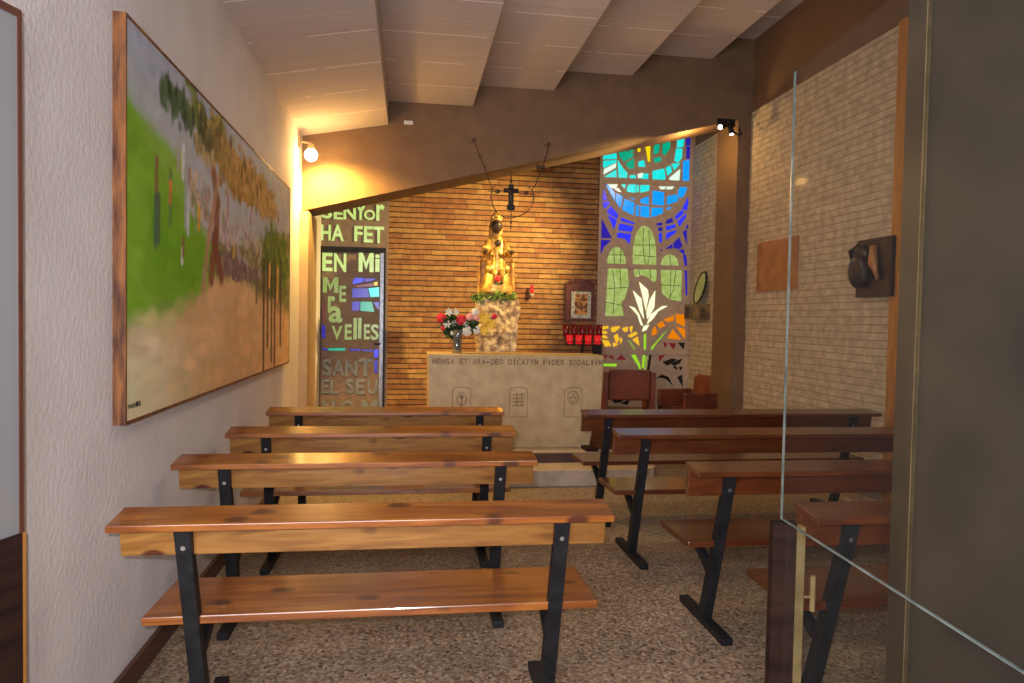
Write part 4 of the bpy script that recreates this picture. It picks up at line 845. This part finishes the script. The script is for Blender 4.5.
# ------------------------------------------------------------------ lamps
p = at(311, 155, 'y', 7.1)
t = thing('wall_lamp', 'glowing bare bulb lamp at the corner of left wall and beam', 'lamp', (XL, 7.12, p.z))
bm = bm_new(); ball(bm, (p.x, 7.1, p.z), 0.062, sub=3); kid(obj('bulb', bm, bulb, smooth=True), t)
bm = bm_new(); tube(bm, [(XL, 7.14, p.z+0.13), (XL+0.05, 7.13, p.z+0.13), (p.x, 7.1, p.z+0.11), (p.x, 7.1, p.z+0.055)], 0.012, 8); lathe(bm, [(0.04, 0), (0.025, 0.05)], 12, (p.x, 7.1, p.z+0.055)); box(bm, XL, 7.10, p.z+0.07, XL+0.02, 7.18, p.z+0.19)
kid(obj('lamp_arm', bm, pier_plaster), t)
def spot():
    c = Vector((3.40, 7.26, 3.48)); c = at(729, 126, 'y', 7.22)
    t = thing('spot_lamp', 'black spotlight clamped where the beam meets the right pillar', 'spotlight', c)
    d = (Vector((0.62, 8.6, 1.75))-c).normalized()
    def can(o, d, r, l):
        bm = bm_new(); tube(bm, [o-d*l, o-d*l*0.6, o, o+d*0.01], [r*0.55, r*0.95, r, r*1.05], 16); kid(obj('lamp_head', bm, black_metal, smooth=True), t)
        bm = bm_new(); tube(bm, [o+d*0.012, o+d*0.016], r*0.7, 14); kid(obj('bulb', bm, bulb2), t)
    can(c+Vector((-0.10, -0.02, -0.02)), Vector((-0.72, -0.55, -0.40)).normalized(), 0.034, 0.12)
    can(c+Vector((0.02, -0.02, -0.08)), Vector((0.1, -0.25, -0.95)).normalized(), 0.03, 0.10)
    bm = bm_new(); tube(bm, [c+Vector((0.05, 0.15, 0.08)), c+Vector((0.03, 0.05, 0.05)), c+Vector((-0.02, 0, 0))], 0.014, 8); box(bm, c.x-0.06, YB-0.03, c.z+0.04, c.x+0.14, YB, c.z+0.12)
    tube(bm, [c+Vector((0.01, 0, -0.03)), c+Vector((0.11, 0, -0.09)), c+Vector((0.16, 0.04, -0.07)), c+Vector((0.17, 0.12, 0.02))], 0.009, 8)
    kid(obj('bracket', bm, black_metal), t)
spot()
p = at(408, 122.5, 'y', YB-0.003); q = at(404, 122, 'y', YB)
bm = bm_new(); box(bm, q.x, YB-0.012, p.z-0.02, q.x+0.09, YB, p.z+0.018); tag(obj('alarm_sensor', bm, palewhite, bevel=0.003), 'tiny white sensor stuck high on the sloping beam', 'sensor')

# ------------------------------------------------------------------ right wall things
a = at(758, 245, 'x', XR-0.03); b = at(797, 290, 'x', XR-0.03); zt = (at(758, 243, 'x', XR-0.03).z+at(797, 236, 'x', XR-0.03).z)/2; zb = (at(758, 291, 'x', XR-0.03).z+at(797, 290, 'x', XR-0.03).z)/2
t = thing('copper_plaque', 'flat square copper plaque on the white brick of the right wall', 'plaque', (XR, (a.y+b.y)/2, zb))
bm = bm_new(); box(bm, XR-0.036, b.y, zb, XR-0.0225, a.y, zt); kid(obj('plate', bm, copper, bevel=0.002), t)
bm = bm_new(); ball(bm, at(759.5, 259.5, 'x', XR-0.04), 0.012, sub=2); kid(obj('screw', bm, steel), t)
y0, y1, zb, zt = 4.93, 5.36, 1.722, 2.185
t = thing('bronze_relief', 'dark bronze plaque with a bulging carved head on the right wall behind the glass', 'plaque', (XR, 5.15, zb))
bm = bm_new(); box(bm, XR-0.085, y0, zb, XR-0.0225, y1, zt); kid(obj('plate', bm, bronze, bevel=0.004), t)
bm = bm_new(); ball(bm, (XR-0.12, 5.27, 1.93), 0.12, sx=0.55, sy=0.95, sz=1.15, sub=3, jag=0.03); ball(bm, (XR-0.11, 5.27, 2.07), 0.09, sx=0.5, sy=1.1, sz=0.8, jag=0.05); ball(bm, (XR-0.14, 5.20, 1.93), 0.04, sx=0.6, sz=1.3)
tube(bm, [(XR-0.12, 5.34, 2.0), (XR-0.14, 5.36, 2.1), (XR-0.11, 5.30, 2.14)], 0.02, 8)
kid(obj('carved_head', bm, bronze, smooth=True), t)
bm = bm_new(); tube(bm, [(XR-0.10, 5.12, 2.12), (XR-0.12, 5.10, 1.98), (XR-0.11, 5.04, 1.86)], [0.03, 0.04, 0.02], 8); kid(obj('carved_drapery', bm, copper, smooth=True), t)
# shelf box and oval photograph
a = at(688, 305, 'x', XR-0.03); b = at(711, 320, 'x', XR-0.03)
a = Vector((0, 8.72, at(700, 304, 'x', XR-0.1).z)); zb = at(700, 319.5, 'x', XR-0.1).z
t = thing('wall_box', 'small brown wooden shelf box on the right wall near the window', 'box', (XR, 8.5, zb))
bm = bm_new(); box(bm, XR-0.17, 8.33, zb, XR-0.022, 8.80, a.z); kid(obj('box_body', bm, noisy('mottled_brown_wood', (0.07, 0.04, 0.02), (0.22, 0.14, 0.06), scale=14, rough=0.6), bevel=0.004), t)
bm = bm_new(); box(bm, XR-0.174, 8.62, zb+0.03, XR-0.170, 8.76, a.z-0.03); kid(obj('opening', bm, ink), t)
t = thing('oval_photograph', 'oval framed photograph standing on the wall box by the window', 'picture', (XR-0.09, 8.5, a.z))
c = Vector((XR-0.09, 8.50, a.z+0.205)); bm = bm_new(); pts = [(c.x+0.05*math.sin(s), c.y+0.14*math.cos(s), c.z+0.20*math.sin(s)) for s in np.linspace(0, 2*PI, 33)[:-1]]
tube(bm, pts, 0.011, 8, closed=True); kid(obj('oval_frame', bm, black_metal, smooth=True), t)
bm = bm_new(); prism(bm, pts, (0.006, 0, 0)); kid(obj('photo_print', bm, paperm), t)

# ------------------------------------------------------------------ chairs and kneeler by the altar
def chair(x, y, z, rz, label, top=0.95):
    t = thing('leather_armchair', label, 'armchair', (x, y, z), rz)
    bm = bm_new(); box(bm, -0.235, -0.26, 0.40, 0.235, 0.20, 0.47); obj('seat', bm, leather, t, bevel=0.02)
    bm = bm_new(); hexa(bm, [(-0.235, 0.20, 0.60), (0.235, 0.20, 0.60), (0.235, 0.25, 0.60), (-0.235, 0.25, 0.60), (-0.235, 0.25, top), (0.235, 0.25, top), (0.235, 0.30, top), (-0.235, 0.30, top)]); obj('backrest', bm, leather, t, bevel=0.015)
    for sx in (-1, 1):
        bm = bm_new(); box(bm, sx*0.265-0.028, -0.27, 0.47, sx*0.265+0.028, 0.20, 0.68); obj('armrest', bm, leather, t, bevel=0.015)
        bm = bm_new(); box(bm, sx*0.265-0.025, -0.26, 0, sx*0.265+0.025, -0.21, 0.47); obj('leg', bm, dark_wood, t, bevel=0.004)
        bm = bm_new(); hexa(bm, [(sx*0.265+a_, 0.22+b_+k_, z_) for z_, k_ in ((0, 0), (top-0.03, 0.055)) for a_, b_ in ((-0.025, -0.025), (0.025, -0.025), (0.025, 0.025), (-0.025, 0.025))])
        obj('leg', bm, leather, t, bevel=0.004)
        bm = bm_new(); box(bm, sx*0.265-0.012, -0.2, 0.2, sx*0.265+0.012, 0.2, 0.24); obj('stretcher', bm, dark_wood, t)
    return t
chair(2.50, 7.95, 0, PI-0.15, 'red-brown leather armchair behind the right end of the altar, under the stained window')
chair(3.30, 7.98, 0, -PI/2+0.2, 'red-brown leather armchair in the corner by the white brick and pillar', top=0.86)
k0 = at(592, 430, 'y', 6.35)
t = thing('kneeler', 'low brown wooden kneeler before the right corner of the altar', 'kneeler', (k0.x+0.2, 6.62, 0.242))
kx = at(592, 430, 'y', 6.56).x; kz = at(600, 427, 'y', 6.56).z
bm = bm_new(); hexa(bm, [(kx, 6.66, 0.242), (kx+0.5, 6.66, 0.242), (kx+0.5, 6.69, 0.242), (kx, 6.69, 0.242), (kx+0.02, 6.60, kz), (kx+0.5, 6.60, kz), (kx+0.5, 6.63, kz), (kx+0.02, 6.63, kz)]); kid(obj('front_panel', bm, shadedpine, bevel=0.004), t)
bm = bm_new(); box(bm, kx-0.06, 6.54, 0.242, kx+0.06, 6.74, 0.272); kid(obj('foot', bm, dark_wood, bevel=0.004), t); bm = bm_new(); box(bm, kx+0.42, 6.54, 0.242, kx+0.5, 6.74, 0.272); kid(obj('foot', bm, dark_wood, bevel=0.004), t)
bm = bm_new(); box(bm, kx, 6.55, kz, kx+0.5, 6.70, kz+0.02); kid(obj('top_ledge', bm, shadedpine, bevel=0.003), t)

# ------------------------------------------------------------------ glass doors of the entrance
def leaf(name, label, x, y, dx, dy, w, ztop, zmid, gm, edge, post):
    t = thing(name, label, 'glass door', (x, y, 0)); d = Vector((dx, dy, 0)).normalized(); n = Vector((-d.y, d.x, 0))*0.006; o = Vector((x, y, 0))
    def slab(nm, s0, s1, z0, z1, m, th=1.0, bev=0, off=0):
        bm = bm_new(); a, b = o+d*s0+n*off, o+d*s1+n*off; k = n*th
        hexa(bm, [(*(a-k).xy, z0), (*(b-k).xy, z0), (*(b+k).xy, z0), (*(a+k).xy, z0), (*(a-k).xy, z1), (*(b-k).xy, z1), (*(b+k).xy, z1), (*(a+k).xy, z1)])
        return kid(obj(nm, bm, m, bevel=bev), t)
    return t, slab, o, d, n
xg, yg = 1.129, 2.0
ztopR = at(794.8, 71.6, 'y', yg).z; zmid = at(781.2, 518, 'y', yg).z
t, slab, o, d, n = leaf('glass_door', 'open frameless glass door with brass lock at the right of the entrance', xg, yg, -0.0776, -0.997, 1, ztopR, zmid, glassm, None, None)
slab('upper_pane', 0.004, 1.1, zmid+0.004, ztopR, glassm); slab('lower_pane', 0.05, 1.1, 0.02, zmid-0.004, glassm)
slab('glass_edge', 0, 0.004, zmid, ztopR, glass_edge, th=0.5); slab('pane_joint', 0, 1.1, zmid-0.002, zmid+0.001, glass_edge, th=0.6)
slab('lock_stile', 0.0, 0.03, 0.0, zmid-0.006, dark_wood, th=6)
slab('brass_strip', 0.0, 0.03, 0.0, zmid-0.02, brass, th=2.2, off=8.4)
a = o+d*0.16+n*4; bm = bm_new(); tube(bm, [(a.x, a.y, zmid-0.22), (a.x, a.y, zmid-0.12)], 0.008, 10); tube(bm, [(a.x, a.y, zmid-0.18), (o.x+d.x*0.16, o.y+d.y*0.16, zmid-0.18)], 0.004, 8); kid(obj('brass_handle', bm, brass), t)
t, slab, o, d, n = leaf('fixed_glass_panel', 'clear fixed glass panel with a thin bright edge before the dark marble', 1.118, 1.43, -0.06, -0.997, 1, 0, 0, None, None, None)
slab('pane', 0.003, 0.6, 0.02, 2.75, glassm, th=0.8); slab('glass_edge', 0, 0.003, 0.02, 2.75, brass, th=0.8)
zl_ = at(20, 12, 'x', -1.0).z; zm_ = at(24, 530, 'x', -1.0).z
t, slab, o, d, n = leaf('side_panel_door', 'grey reflective glass door over dark wood at the left edge', -1.0, 2.0, -0.29, -0.957, 1, 0, 0, None, None, None)
slab('upper_pane', 0.012, 0.62, zm_, zl_-0.02, frosted); slab('pane_frame', 0, 0.012, zm_, zl_, skirting, th=1.6); slab('top_rail', 0.012, 0.62, zl_-0.02, zl_, skirting, th=1.6)
slab('wood_panel', 0.008, 0.62, 0.0, zm_, dark_wood, th=2.2); slab('wood_edge', -0.002, 0.008, 0.0, zm_, trimwood, th=2.2)
